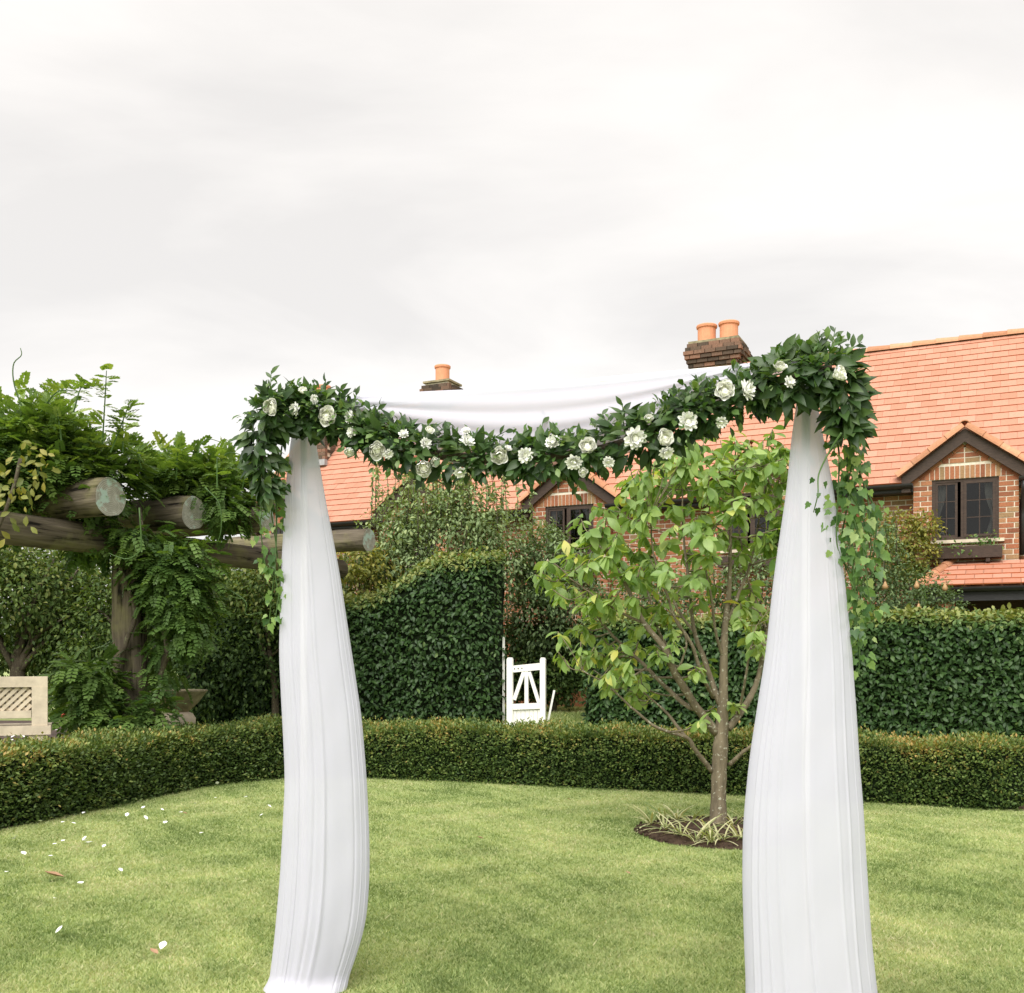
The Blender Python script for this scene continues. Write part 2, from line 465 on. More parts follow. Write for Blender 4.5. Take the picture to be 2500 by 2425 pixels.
gx = np.concatenate([-np.geomspace(600, 14.5, 14), np.arange(-14, 14.01, .14), np.geomspace(14.5, 600, 14)])
gy = np.concatenate([-np.geomspace(400, 3.5, 12), np.arange(-3, 24.01, .14), np.geomspace(24.5, 900, 14)])
GX, GY = np.meshgrid(gx, gy)
GD = hedge_dist(GX, GY)
GZ = ground_z(GX, GY, GD)
nx, ny = len(gx), len(gy)
ii = (np.arange(ny-1)[:, None] * nx + np.arange(nx-1)[None]).ravel()
me = make_mesh('ground', np.stack([GX, GY, GZ], -1).reshape(-1, 3), np.stack([ii, ii+1, ii+nx+1, ii+nx], -1), smooth=True)
soil = np.exp(-((GD - .40) / np.where(GX < -3.0, .36, .28))**4)
a = me.attributes.new('soil', 'FLOAT', 'POINT'); a.data.foreach_set('value', soil.ravel().astype(np.float32))
m, nt, out = mat_new('lawn_and_soil')
co = coords(nt, 'Object')
c = ramp(nt, [(.3, (.27, .33, .13)), (.55, (.36, .41, .18)), (.75, (.47, .48, .26))], noise(nt, 1.3, 6, .62, co, .4))
c = mixc(nt, c, ramp(nt, [(.3, (.75, .8, .7)), (.7, (1.2, 1.2, 1.2))], noise(nt, 30, 4, .7, co)), 1.0, 'MULTIPLY')
sl = ramp(nt, [(.3, (.05, .034, .024)), (.6, (.12, .08, .055)), (.75, (.26, .15, .09))], noise(nt, 24, 5, .7, co))
sf = nt.nodes.new('ShaderNodeMath'); sf.operation = 'MULTIPLY_ADD'; sf.inputs[1].default_value = .35; nt.links.new(noise(nt, 7, 4, .6, co), sf.inputs[0])
nt.links.new(attr(nt, 'soil'), sf.inputs[2])
c = mixc(nt, c, sl, ramp(nt, [(.5, (0, 0, 0)), (.68, (1, 1, 1))], sf.outputs[0]))
nt.links.new(bsdf(nt, c, .95, .1, noise(nt, 60, 4, .7, co), .8, .02), out.inputs[0])
tag(obj('ground', me, m), kind='structure')

BED = np.array([1.78, 8.66]); BEDR = .74
def in_bed(x, y, k=1.0):
    ang = np.arctan2(y - BED[1], x - BED[0])
    return np.hypot(x - BED[0], y - BED[1]) < k * BEDR * (1 + .05*np.sin(3*ang + 1) + .03*np.sin(7*ang))

# grass: blades, thinning with distance
def blades(n, y0, y1, spread, cond, h=(.009, .023), w0=.0036):
    v = U(0, 1, n); y = y0 * (y1 / y0) ** v
    x = U(-1, 1, n) * (y * spread + .4)
    d = hedge_dist(x, y)
    k = cond(x, y, d); x, y, d = x[k], y[k], d[k]; n = len(x)
    z = ground_z(x, y, d)
    patch = .5 + .13*np.sin(1.7*x + 2.1*np.sin(.9*y)) + .13*np.sin(2.3*y + 1.3*x + 1.5*np.sin(1.9*x)) + .14*np.sin(5.1*x - 3.7*y + 2*np.sin(2.2*y)) + .10*np.sin(11*x + 9*y + 2*np.sin(4*x)) + .10*np.sin(23*x + 3*np.sin(6*y))*np.sin(19*y + 2*np.sin(9*x)) + .10*np.sin(47*x + 2*np.sin(13*y))*np.sin(41*y + 2*np.sin(17*x))
    hh = U(h[0], h[1], n) * (1.15 - .3*patch) * np.where(U(0, 1, n) < .04, 1.6, 1); ang = U(0, 2*np.pi, n); lean = U(.4, 1.7, n) * hh
    la = U(0, 2*np.pi, n)
    w = w0 * (.7 + .09*y) * U(.7, 1.3, n)
    b0 = np.stack([x - w*np.cos(ang), y - w*np.sin(ang), z - .003], -1)
    b1 = np.stack([x + w*np.cos(ang), y + w*np.sin(ang), z - .003], -1)
    t = np.stack([x + lean*np.cos(la), y + lean*np.sin(la), z + hh], -1)
    V = np.stack([b0, b1, t], 1).reshape(-1, 3)
    r = np.clip(.0 + .86*patch + rng.normal(0, .22, n), 0, 1)
    return V, np.arange(3*n).reshape(-1, 3), np.repeat(r, 3)
V, T, r = blades(620000, 3.6, 13.0, .56, lambda x, y, d: (d < np.where(x < -3.0, .03, .14) + .04*np.sin(9*x)) & ~in_bed(x, y))
tag(obj('lawn_grass', make_mesh('lawn_grass', V, T, r), M['grass']), 'short mown green lawn grass with paler dry patches', 'grass', kind='stuff')
V, T, r = blades(60000, 13.2, 21, .12, lambda x, y, d: (d > .7), (.03, .07), .004)
tag(obj('far_grass', make_mesh('far_grass', V, T, r), M['grass']), 'green grass beyond the gap where the white gate stands', 'grass', kind='stuff')

# round bed of soil under the tree
nb = 48
V = []; Fc = []
for i, (rr, zz) in enumerate([(1.0, .004), (.93, -.012 + .03), (.6, .05), (.25, .075)]):
    for j in range(nb):
        aa = 2*np.pi*j/nb; q = BEDR*rr*(1 + .05*np.sin(3*aa+1) + .03*np.sin(7*aa))
        V.append((BED[0] + q*np.cos(aa), BED[1] + q*np.sin(aa), zz + .006*rng.random()))
for i in range(3):
    for j in range(nb): Fc.append((i*nb+j, i*nb+(j+1) % nb, (i+1)*nb+(j+1) % nb, (i+1)*nb+j))
Fc.append(tuple(3*nb + j for j in range(nb)))
tag(obj('soil_bed', make_mesh('soil_bed', V, Fc, smooth=True), M['soil']), kind='structure')
# soil crumbs in the bed
n = 900; aa = U(0, 2*np.pi, n); q = BEDR*np.sqrt(U(0, 1, n))*1.02
pos = np.stack([BED[0]+q*np.cos(aa), BED[1]+q*np.sin(aa), .02 + .05*(1-q/BEDR)], -1)
oct_t = (np.array([(1,0,0),(-1,0,0),(0,1,0),(0,-1,0),(0,0,.7),(0,0,-.7)], float), np.array([(0,2,4),(2,1,4),(1,3,4),(3,0,4),(2,0,5),(1,2,5),(3,1,5),(0,3,5)]))
tag(obj('soil_crumbs', scatter_mesh('soil_crumbs', oct_t, pos, frames(rng.normal(size=(n,3)), rng.normal(size=(n,3))), U(.006, .02, n), U(0, 1, n)), M['soil']), kind='stuff')

# ------------------------------------------------------------------ the brick house
TH = math.atan2(-.4327, .9015)
HA = (7.52, 17.0, 0.0)
house = thing('brick_house', HA, 'long brick house with orange clay tile roof and gabled windows behind the hedges', 'house', rz=TH)
hm = Matrix.Translation(Vector(HA)) @ Matrix.Rotation(TH, 4, 'Z')
BAYS = [0.0, -3.5, -7.1, -10.6, -13.9]
S0, S1 = -15.2, 4.2
BH, WS, WZ0, WZ1 = .80, .51, 3.42, 4.44                  # bay half width, window half width, sill and head
EZ, RB, RZ = 4.40, 3.1, 7.60                             # eave height, ridge depth and height
MB_ = .30                                                # main wall stands this far behind the bays
CH, BL = .086, .235                                      # course height, brick length with joint
SLP = .74
def gline(ds): return 5.13 - SLP * abs(ds)
mort = MB(); BR = []                                     # BR: (centre, size, rotation about y, tint)
def brick(x0, x1, y, z0, z1, yd=.1, ry=0.0):
    BR.append((((x0+x1)/2, y + yd/2, (z0+z1)/2), (x1-x0, yd, z1-z0), ry))
def courses(lo, hi, y, z0, z1, cut, seed=0):
    """running bond between lo and hi on the plane y; cut(z) gives the open intervals"""
    k = 0; z = z0
    while z < z1 - .02:
        ze = min(z + CH, z1)
        for (a, b) in cut(z + CH/2, lo, hi):
            if b - a < .03: continue
            mort.box((a, y + .009, z), (b, y + .10, ze))
            x = a - (BL/2 if k % 2 else 0) - .0
            while x < b:
                p, q = max(x, a), min(x + BL - .016, b)
                if q - p > .035: brick(p + .001, q, y, z + .007, ze - .009)
                x += BL
        z = ze; k += 1
for c in BAYS:
    def cut(z, lo, hi, c=c):
        h = BH
        if z > EZ + .1: h = min(BH, max(0, (5.0 - z) / SLP))
        if WZ0 - .02 < z < WZ1 + .0: return [(c - h, c - WS), (c + WS, c + h)]
        if WZ1 <= z < WZ1 + .22:
            g = .62
            return [(c - h, c - g), (c + g, c + h)] if h > g else []
        return [(c - h, c + h)]
    courses(c - BH, c + BH, 0, 1.0, 5.0, cut)
    # soldier course over the window
    x = c - .62; mort.box((c - .62, .012, WZ1), (c + .62, .098, WZ1 + .22)); mort.box((c - .40, .012, WZ1 + .22), (c + .40, .098, WZ1 + .30))
    while x < c + .61:
        zt = min(WZ1 + .212, 5.0 - SLP*max(abs(x - c), abs(x + .08 - c)) + .03)
        brick(x + .005, x + .068, 0, WZ1 + .004, zt); x += .0775
    # a row of bricks laid up each slope under the barge boards
    for s in (-1, 1):
        L = .95 / math.cos(math.atan(SLP)); t = .02
        while t < L * .93:
            m = t + .11; dx = m * math.cos(math.atan(SLP)); zz = 5.075 - SLP*dx
            if zz > 4.47: BR.append(((c + s*dx, .035, zz - .055), (.2, .09, .075), s * math.atan(SLP)))
            t += .215
    V = [(c, .02, 5.15), (c - .94, .02, 5.15 - SLP*.94), (c - .94, .02, 5.0 - SLP*.94), (c, .02, 5.0), (c + .94, .02, 5.0 - SLP*.94), (c + .94, .02, 5.15 - SLP*.94)]
    V = V + [(x, .11, z) for x, _, z in V]
    mort.add(V, [(0, 1, 2, 3), (0, 3, 4, 5), (6, 9, 8, 7), (6, 11, 10, 9), (0, 6, 7, 1), (0, 5, 11, 6), (1, 7, 8, 2), (4, 10, 11, 5), (2, 8, 9, 3), (3, 9, 10, 4)])
    # cheeks of the bay
    for s in (-1, 1):
        x = c + s * BH
        mort.box((min(x, x - s*.09), .10, 1.0), (max(x, x - s*.09) - (.009 if s > 0 else -.009)*0, MB_ + .1, EZ + .3))
        if s > 0:
            z = 1.0
            while z < EZ - .1:
                brick(x - .09, x + .006, .105, z + .005, z + CH - .007, .2); z += CH
gaps = []
e = sorted(BAYS); edges = [S0] + [v for c in e for v in (c - BH, c + BH)] + [S1]
for i in range(0, len(edges), 2):
    if edges[i+1] - edges[i] > .05: courses(edges[i], edges[i+1], MB_, 1.6, EZ, lambda z, lo, hi: [(lo, hi)])
wall = mort.build('wall', M['mortar'], house, local=True)
# bricks: the 300 that show largest one by one, the rest joined
ub = MB().box((-.5, -.5, -.5), (.5, .5, .5))
def brick_mesh(r):
    me = make_mesh('brick', np.concatenate(ub.V), ub.F, r); me.materials.append(M['brick']); return me
BM = [brick_mesh((i + .5) / 12) for i in range(12)]
BR = np.array([(*c, *s, r) for c, s, r in BR])
bt = np.clip(rng.beta(2, 2.4, len(BR)), 0, .999)
def bscore(b):
    x, y, z = b[0], b[1], b[2]
    return abs(x - .05) * .9 + abs(z - 4.3) + (5 if z < 2.9 else 0)
border = np.argsort([bscore(b) for b in BR])
def bmat(b, jit=0.0):
    return (Matrix.Translation(Vector(b[:3])) @ Matrix.Rotation(b[6], 4, 'Y') @ Matrix.Diagonal((b[3], b[4], b[5], 1)))
rest = MB()
for j, i in enumerate(border):
    b = BR[i].copy(); b[1] += rng.normal(0, .0018)
    if j < 300: obj('brick', BM[int(bt[i] * 12)], None, wall, local=True, M=bmat(b))
    else:
        mm = np.array(bmat(b)); v = np.concatenate(ub.V)
        rest.add(v @ mm[:3, :3].T + mm[:3, 3], ub.F, bt[i])
tag(rest.build('brickwork', M['brick'], wall, local=True), kind='stuff')

# shell behind: plain walls, floor and roof decks keep the rooms dark
sh = MB()
sh.box((S0, 6.1, -.2), (S1, 6.2, EZ)); sh.box((S0, MB_ + .11, -.2), (S0 + .1, 6.1, EZ)); sh.box((S1 - .1, MB_ + .11, -.2), (S1, 6.1, EZ))
sh.box((S0, MB_ + .02, -.2), (S1, MB_ + .1, 1.55)); sh.box((S0 + .1, .41, 2.95), (S1 - .1, 6.1, 3.0))
for x in (S0 + .02, S1 - .1):
    sh.add([(x, MB_, EZ), (x, 6.2, EZ), (x, RB, RZ - .12), (x + .08, MB_, EZ), (x + .08, 6.2, EZ), (x + .08, RB, RZ - .12)], [(0, 1, 2), (3, 5, 4), (0, 3, 4, 1), (1, 4, 5, 2), (2, 5, 3, 0)])
for c in BAYS: sh.box((c - BH, .02, -.2), (c + BH, .1, .999))
sh.build('rear_wall', M['brick'], house, local=True)
rm = MB()
for c in BAYS:
    rm.box((c - 1.2, 2.2, 3.0), (c + 1.2, 2.25, 4.55)); rm.box((c - 1.25, .42, 3.0), (c - 1.2, 2.25, 4.55)); rm.box((c + 1.2, .42, 3.0), (c + 1.25, 2.25, 4.55)); rm.box((c - 1.2, .42, 4.55), (c + 1.2, 2.2, 4.6))
rm.build('room_lining', M['roomdark'], house, local=True)

# roof
PH = math.atan2(RZ - EZ, RB + .06)
sl = np.array([0, math.cos(PH), math.sin(PH)]); sn = np.array([0, -math.sin(PH), math.cos(PH)])
o0 = np.array([0, -.06, EZ])
dk = MB()
def slab(mb, c4, n, t):
    c4 = np.array(c4, float); n = np.array(n, float)
    mb.add(np.vstack([c4 - n*t, c4]), [(3, 2, 1, 0), (4, 5, 6, 7), (0, 1, 5, 4), (1, 2, 6, 5), (2, 3, 7, 6), (3, 0, 4, 7)])
A0 = np.array([S0, MB_ - .02, 0]); 
slab(dk, [(S0 - .1, MB_ - .0, EZ + .33), (S1, MB_ - .0, EZ + .33), (S1, RB, RZ - .03), (S0 - .1, RB, RZ - .03)], sn, .05)
slab(dk, [(S0 - .1, RB, RZ - .03), (S1, RB, RZ - .03), (S1, 6.4, EZ - .1), (S0 - .1, 6.4, EZ - .1)], (0, sn[1]*-1, sn[2]), .05)
roof = dk.build('roof', M['cap'], house, local=True)
G, TW = .205, .262
tb = MB().box((-.5, -.5, -.5), (.5, .5, .5))
TM = []
for i in range(10):
    me = make_mesh('tile', np.concatenate(tb.V), tb.F, (i + .5)/10); me.materials.append(M['tile']); me.materials.append(M['tile_shadow_edge']); me.polygons[2].material_index = 1; TM.append(me)
tiles = []
nrow = int(math.hypot(RB + .06, RZ - EZ) / G)
for r in range(nrow + 1):
    x = S0 - .12 - (TW/2 if r % 2 else 0)
    while x < S1:
        x0, x1 = max(x, S0 - .12), min(x + TW - .003, S1)
        x += TW
        if x1 - x0 < .05: continue
        xc = (x0 + x1)/2; d = r*G
        p = o0 + sl*(d + .14) + sn*.012
        near = min(BAYS, key=lambda c: abs(c - xc)); ds = abs(xc - near)
        if ds < .82 and (o0 + sl*d)[2] < 5.22 - SLP*ds: continue
        L = min(.30, math.hypot(RB + .06, RZ - EZ) - d + .02)
        tiles.append((xc, *(o0 + sl*(d + L/2) + sn*(.014 + rng.normal(0, .0012))), x1 - x0, L, .026, rng.normal(0, .003)))
tiles = [(t[0], t[2], t[3], t[4], t[5], t[6], t[7]) for t in tiles]
tt = np.clip(rng.beta(2.2, 2.2, len(tiles)), 0, .999)
def tmat(t):
    return Matrix.Translation(Vector((t[0], t[1], t[2]))) @ Matrix.Rotation(PH - .075 + t[6]*.6, 4, 'X') @ Matrix.Rotation(t[6], 4, 'Z') @ Matrix.Diagonal((t[3], t[4], t[5], 1))
tw = []
for t in tiles:
    w = hm @ Vector((t[0], t[1], t[2])); px = CX + F*w.x/w.y; py = HY - F*(w.z - EYE)/w.y
    tw.append(w.y if (2070 < px < 2520 and py > 800) else w.y + 100)
rest = MB()
for j, i in enumerate(np.argsort(tw)):
    if j < 300: obj('tile', TM[int(tt[i]*10)], None, roof, local=True, M=tmat(tiles[i]))
    else:
        mm = np.array(tmat(tiles[i])); rest.add(np.concatenate(tb.V) @ mm[:3, :3].T + mm[:3, 3], tb.F, tt[i])
til = tag(rest.build('tiling', M['tile'], roof, local=True), kind='stuff'); til.data.materials.append(M['tile_shadow_edge'])
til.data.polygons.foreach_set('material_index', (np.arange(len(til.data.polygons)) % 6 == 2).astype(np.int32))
# half-round caps
def half_tube(mb, a, b, r0, r1, up, k=8, r=.5, th=.016):
    a, b, up = np.array(a, float), np.array(b, float), nrm(up)
    d = nrm(b - a); up = nrm(up - np.dot(up, d)*d); x = np.cross(d, up)
    V = []; Fc = []
    for p, rr in ((a, r0), (b, r1)):
        for q in (rr, rr - th):
            for j in range(k + 1):
                t = math.pi*(j/k); V.append(p + x*q*math.cos(t) + up*q*math.sin(t))
    n = k + 1
    for j in range(k):
        Fc += [(j, j+1, 2*n+j+1, 2*n+j), (n+j, 3*n+j, 3*n+j+1, n+j+1), (j, n+j, n+j+1, j+1), (2*n+j, 2*n+j+1, 3*n+j+1, 3*n+j)]
    mb.add(V, Fc, r)
x = S0 - .12
while x < S1 - .1:
    mb = MB(); half_tube(mb, (x, RB, RZ - .02), (x + .44, RB, RZ - .02), .125, .105, (0, 0, 1), r=rng.random())
    mb.build('ridge_tile', M['cap'], roof, local=True); x += .42
d = 0
while d < 4.3:
    mb = MB(); p = o0 + sl*d + sn*.03; q = o0 + sl*(d + .4) + sn*.03
    p[0] = q[0] = S0 - .1
    half_tube(mb, p, q, .1, .085, sn, r=rng.random()); mb.build('verge_tile', M['cap'], roof, local=True); d += .37
# gutters between the bays
for i in range(0, len(edges), 2):
    a_, b_ = edges[i], edges[i+1]
    if b_ - a_ < .1: continue
    mb = MB(); half_tube(mb, (a_ - .1 if i == 0 else a_, -.10, EZ - .01), (b_, -.10, EZ - .01), .075, .075, (0, 0, -1), th=.01)
    mb.box((a_ + .002, -.03, EZ - .13), (b_ - .002, .0, EZ + .005)); mb.box((a_ + .002, .0, EZ - .14), (b_ - .002, MB_ - .002, EZ - .115))
    mb.build('gutter', M['black'], house, local=True)
# gabled window heads
GF = .98
for bi, c in enumerate(BAYS):
    mb = MB()
    for s in (-1, 1):
        k = 0
        for j in range(5):
            d0, d1 = j*.22, (j+1)*.22 + .04
            if d0 > .95: break
            d1 = min(d1, 1.0)
            z0, z1 = 5.255 - SLP*d0 + .0, 5.255 - SLP*d1 + .014
            b0, b1 = max((z0 - EZ)/1.032, 0) + .1, max((z1 - EZ)/1.032, 0) + .12
            V = [(c + s*d0, -.04, z0), (c + s*d1, -.04, z1), (c + s*d1, b1, z1), (c + s*d0, b0, z0)]
            V = V + [(x, y, z + .02) for x, y, z in V]
            mb.add(V, BOXF if s > 0 else [f[::-1] for f in BOXF], rng.random())
    gable = mb.build('gable_roof', M['tile'], house, local=True)
    for s in (-1, 1):
        mb = MB()
        V = [(c, -.10, 5.25), (c + s*GF, -.10, 5.25 - SLP*GF), (c + s*GF, -.10, 5.03 - SLP*GF), (c, -.10, 5.03)]
        V = V + [(x, -.055, z) for x, y, z in V]
        mb.add(V, BOXF)
        mb.box((min(c + s*GF, c + s*.84), -.097, 4.25), (max(c + s*GF, c + s*.84), .05, 4.36))     # boxed foot
        mb.add([(c, -.055, 5.05), (c + s*.95, -.055, 5.05 - SLP*.95), (c + s*.95, .02, 5.05 - SLP*.95), (c, .02, 5.05), (c, -.055, 5.07), (c + s*.95, -.055, 5.07 - SLP*.95), (c + s*.95, .02, 5.07 - SLP*.95), (c, .02, 5.07)], BOXF)
        mb.build('barge_board', M['timber'], gable, local=True)
        L = 1.03/math.cos(math.atan(SLP)); ux, uz = s*math.cos(math.atan(SLP)), -math.sin(math.atan(SLP))
        for j in range(4):
            t0, t1 = L - (j)*L/4, L - (j+1)*L/4 - .03
            mb = MB(); half_tube(mb, (c + ux*t0, -.075, 5.265 + uz*t0 + .005*0), (c + ux*max(t1, 0), -.075, 5.265 + uz*max(t1, 0)), .118, .10, (s*.59, 0, .80), r=rng.random(), k=10)
            mb.build('verge_tile', M['cap'], gable, local=True)
    mb = MB(); half_tube(mb, (c, -.13, 5.285), (c, .95, 5.285), .1, .1, (0, 0, 1), r=.5); mb.build('ridge_tile', M['cap'], gable, local=True)
    # window
    fr = MB(); W, Z0, Z1 = WS, WZ0, WZ1
    y0, y1 = .03, .095
    fr.box((c - W, y0, Z0), (c - W + .055, y1, Z1)); fr.box((c + W - .055, y0, Z0), (c + W, y1, Z1))
    fr.box((c - W + .055, y0, Z1 - .05), (c + W - .055, y1, Z1)); fr.box((c - W + .055, y0, Z0), (c + W - .055, y1, Z0 + .05))
    fr.box((c - .035 - .03, y0 + .004, Z0 + .05), (c + .015 - .03, y1, Z1 - .05))
    win = fr.build('window', M['timber'], house, local=True)
    for (xa, xb, ang) in ((c - W + .055, c - .065, 0), (c - .015, c + W - .055, 1)):
        mb = MB(); yy = (y0 + .01) if not ang else (y0 - .012)
        if not ang: xb -= .05
        za, zb = Z0 + .05, Z1 - .05
        t = .038
        for lo, hi in (((xa, yy, za), (xa + t, yy + .035, zb)), ((xb - t, yy, za), (xb, yy + .035, zb)), ((xa + t, yy, za), (xb - t, yy + .035, za + t)), ((xa + t, yy, zb - t), (xb - t, yy + .035, zb))): mb.box(lo, hi)
        cas = mb.build('casement', M['timber'], win, local=True)
        mb = MB(); mb.box((xa + t, yy + .015, za + t), (xb - t, yy + .021, zb - t)); mb.build('pane', M['glass'], win, local=True)
        xm = (xa + xb)/2
        mb = MB(); mb.box((xm - .007, yy + .004, za + t), (xm + .007, yy + .014, zb - t)); mb.build('glazing_bar', M['timber'], win, local=True)
        for q in (1, 2):
            zq = za + t + (zb - za - 2*t)*q/3
            mb = MB(); mb.box((xa + t, yy + .005, zq - .007), (xb - t, yy + .013, zq + .007)); mb.build('glazing_bar', M['timber'], win, local=True)
    for s in (-1, 1):                                    # tied-back curtain inside each side
        V = []; Fc = []
        for i in range(14):
            f = i/13; z = Z1 - .03 - f*(Z1 - Z0 - .06)
            wd = .17 - .1*math.exp(-((f - .62)/.25)**2)
            for j in range(13):
                g = j/12; V.append((c + s*(W - .05 - wd*g), .15 + .014*math.sin(g*17 + 2*f), z))
        for i in range(13):
            for j in range(12): Fc.append((i*13+j, i*13+j+1, (i+1)*13+j+1, (i+1)*13+j))
        obj('curtain', make_mesh('curtain', V, Fc, smooth=True), M['linen'], win, local=True)
    mb = MB(); mb.box((c - W - .08, -.06, Z0 - .055), (c + W + .08, .1, Z0 - .001)); mb.build('sill', M['stone'], win, local=True)
    if bi < 3:
        mb = MB()
        mb.box((c - W - .07, -.30, Z0 - .33), (c + W + .05, -.275, Z0 - .14)); mb.box((c - W - .07, -.09, Z0 - .33), (c + W + .05, -.065, Z0 - .14))
        mb.box((c - W - .07, -.275, Z0 - .33), (c - W - .045, -.09, Z0 - .14)); mb.box((c + W + .025, -.275, Z0 - .33), (c + W + .05, -.09, Z0 - .14)); mb.box((c - W - .045, -.275, Z0 - .33), (c + W + .025, -.09, Z0 - .17))
        for s in (-1, 1): mb.box((c + s*.35 - .03, -.28, Z0 - .40), (c + s*.35 + .03, .008, Z0 - .332))
        mb.build('window_box', M['timber'], house, local=True)
# rain pipe beside the right bay
mb = MB(); mb.tube([(.88, -.10, EZ - .08), (.88, -.10, EZ - .2), (.86, .19, EZ - .42), (.86, .2, EZ - .6), (.86, .2, 3.15)], .045, 10); mb.build('rain_pipe', M['black'], house, smooth=True, local=True)

# lean-to porch roof under the right window
pz0, pb0, pz1 = 2.56, -1.25, 3.02
pp = math.atan2(pz1 - pz0, -pb0); ps = np.array([0, math.cos(pp), math.sin(pp)]); pn = np.array([0, -math.sin(pp), math.cos(pp)])
mb = MB(); slab(mb, [(-.62, pb0, pz0), (S1, pb0, pz0), (S1, -.005, pz1), (-.18, -.005, pz1)], pn, .05); porch = mb.build('porch_roof', M['cap'], house, local=True)
PL = math.hypot(pb0, pz1 - pz0)
for r in range(5):
    x = -.75 - (TW/2 if r % 2 else 0)
    while x < 2.6:
        xa = max(x, -.60 + .42*(r*.27)/PL); xb = x + TW - .006; x += TW
        if xb - xa < .06: continue
        d = r*.27; L = min(.33, PL - d); p = np.array([(xa+xb)/2, pb0 - .04, pz0]) + ps*(d + L/2) + pn*(.03 + rng.normal(0, .001))
        obj('tile', TM[int(rng.random()*10)], None, porch, local=True, M=Matrix.Translation(Vector(p)) @ Matrix.Rotation(pp - .06, 4, 'X') @ Matrix.Diagonal((xb - xa, L, .02, 1)))
ha, hb = np.array([-.66, pb0 - .06, pz0 + .0]), np.array([-.2, -.02, pz1 + .02])
for j in range(4):
    q0, q1 = ha + (hb - ha)*j/4, ha + (hb - ha)*(j + 1.1)/4
    mb = MB(); half_tube(mb, q0, q1, .1, .085, (-.3, 0, 1), r=rng.random()); mb.build('hip_tile', M['cap'], porch, local=True)
mb = MB(); slab(mb, [(-.2, -.02, pz1), (-.62, pb0, pz0 + .0), (-.62, pb0 + .04, pz0 - .3), (-.62, -.02, pz0 - .3)], (-1, 0, .1), .03); mb.build('porch_end', M['timber'], porch, local=True)
mb = MB(); mb.box((-.6, pb0 - .02, pz0 - .22), (S1, pb0 + .03, pz0 - .01)); half_tube(mb, (-.66, pb0 - .1, pz0 - .01), (S1, pb0 - .1, pz0 - .01), .07, .07, (0, 0, -1), th=.01)
mb.build('porch_gutter', M['black'], house, local=True)
for x in (-.35, 2.4):
    mb = MB(); mb.box((x, pb0 + .05, .3), (x + .24, pb0 + .29, pz0 - .08)); mb.build('porch_pier', M['brick'], house, local=True)
mb = MB(); mb.box((-.3, -.06, .3), (2.2, -.01, 2.4)); mb.build('entrance_door', M['timber'], house, local=True)

# chimneys
def chimney(s, b, w, dd, z0, top, pots, pr, corbel=True, ph=.42):
    mb = MB(); mb.box((s - w/2 + .02, b - dd/2 + .02, z0 - 1.0), (s + w/2 - .02, b + dd/2 - .02, top - .02))
    ch = mb.build('chimney', M['mortar'], house, local=True)
    z = z0; k = 0; nc = int((top - z0)/CH)
    while k < nc:
        f = nc - 1 - k
        grow = (.0 if f > 5 else (.03*(6 - f) if f > 2 else .03*(f + 1) + .02)) if corbel else 0
        W2, D2 = w/2 + grow, dd/2 + grow
        for face in range(2):
            Ln = 2*W2 if face == 0 else 2*D2
            x = -Ln/2 - (BL/2 if k % 2 else 0)
            while x < Ln/2:
                p, q = max(x, -Ln/2), min(x + BL - .012, Ln/2); x += BL
                if q - p < .03: continue
                cc = ((s + (p+q)/2, b - D2 + .05, z + CH/2), (q - p, .1 + grow*.5, CH - .012)) if face == 0 else ((s + W2 - .05, b + (p+q)/2, z + CH/2), (.1 + grow*.5, q - p, CH - .012))
                if face == 1 and p <= -Ln/2 + .01: continue
                obj('brick', BMd[int(rng.random()*8)], None, ch, local=True, M=Matrix.Translation(Vector(cc[0])) @ Matrix.Diagonal((*cc[1], 1)))
        z += CH; k += 1
    mb = MB(); mb.box((s - w/2 - .03, b - dd/2 - .03, top - .012), (s + w/2 + .03, b + dd/2 + .03, top + .035)); mb.build('chimney_cap', M['stonebowl'], ch, local=True)
    for q in pots:
        mb = MB(); mb.lathe([(pr*.96, 0), (pr*.9, .02), (pr*.9, ph - .07), (pr*1.02, ph - .06), (pr*1.05, ph - .02), (pr*1.0, ph), (pr*.84, ph), (pr*.84, ph - .2)], (s + q, b, top + .03), 20, rng.random())
        mb.build('chimney_pot', M['pot'], ch, smooth=False, local=True)
    return ch
sooty = tinted('sooty_brick', [(0, (.05, .042, .034)), (.55, (.12, .085, .063)), (1, (.23, .13, .09))], .9, .1, 40, .35, .004, ((.30, .28, .22), .62, .72, .7, 14))
BMd = []
for i in range(8):
    me = make_mesh('brick', np.concatenate(ub.V), ub.F, (i + .5)/8); me.materials.append(sooty); BMd.append(me)
chimney(-4.94, RB, 1.02, .72, 7.35, 8.14, (-.24, .24), .215)
chimney(-11.7, RB, .66, .6, 7.4, 8.07, (0,), .19)
chimney(-14.25, 1.75, .44, .44, 6.1, 7.55, (0,), .19, corbel=False)
mb = MB(); mb.box((-14.55, 1.40, 6.02), (-13.95, 1.52, 6.16)); mb.build('flashing', M['lead'], house, local=True)

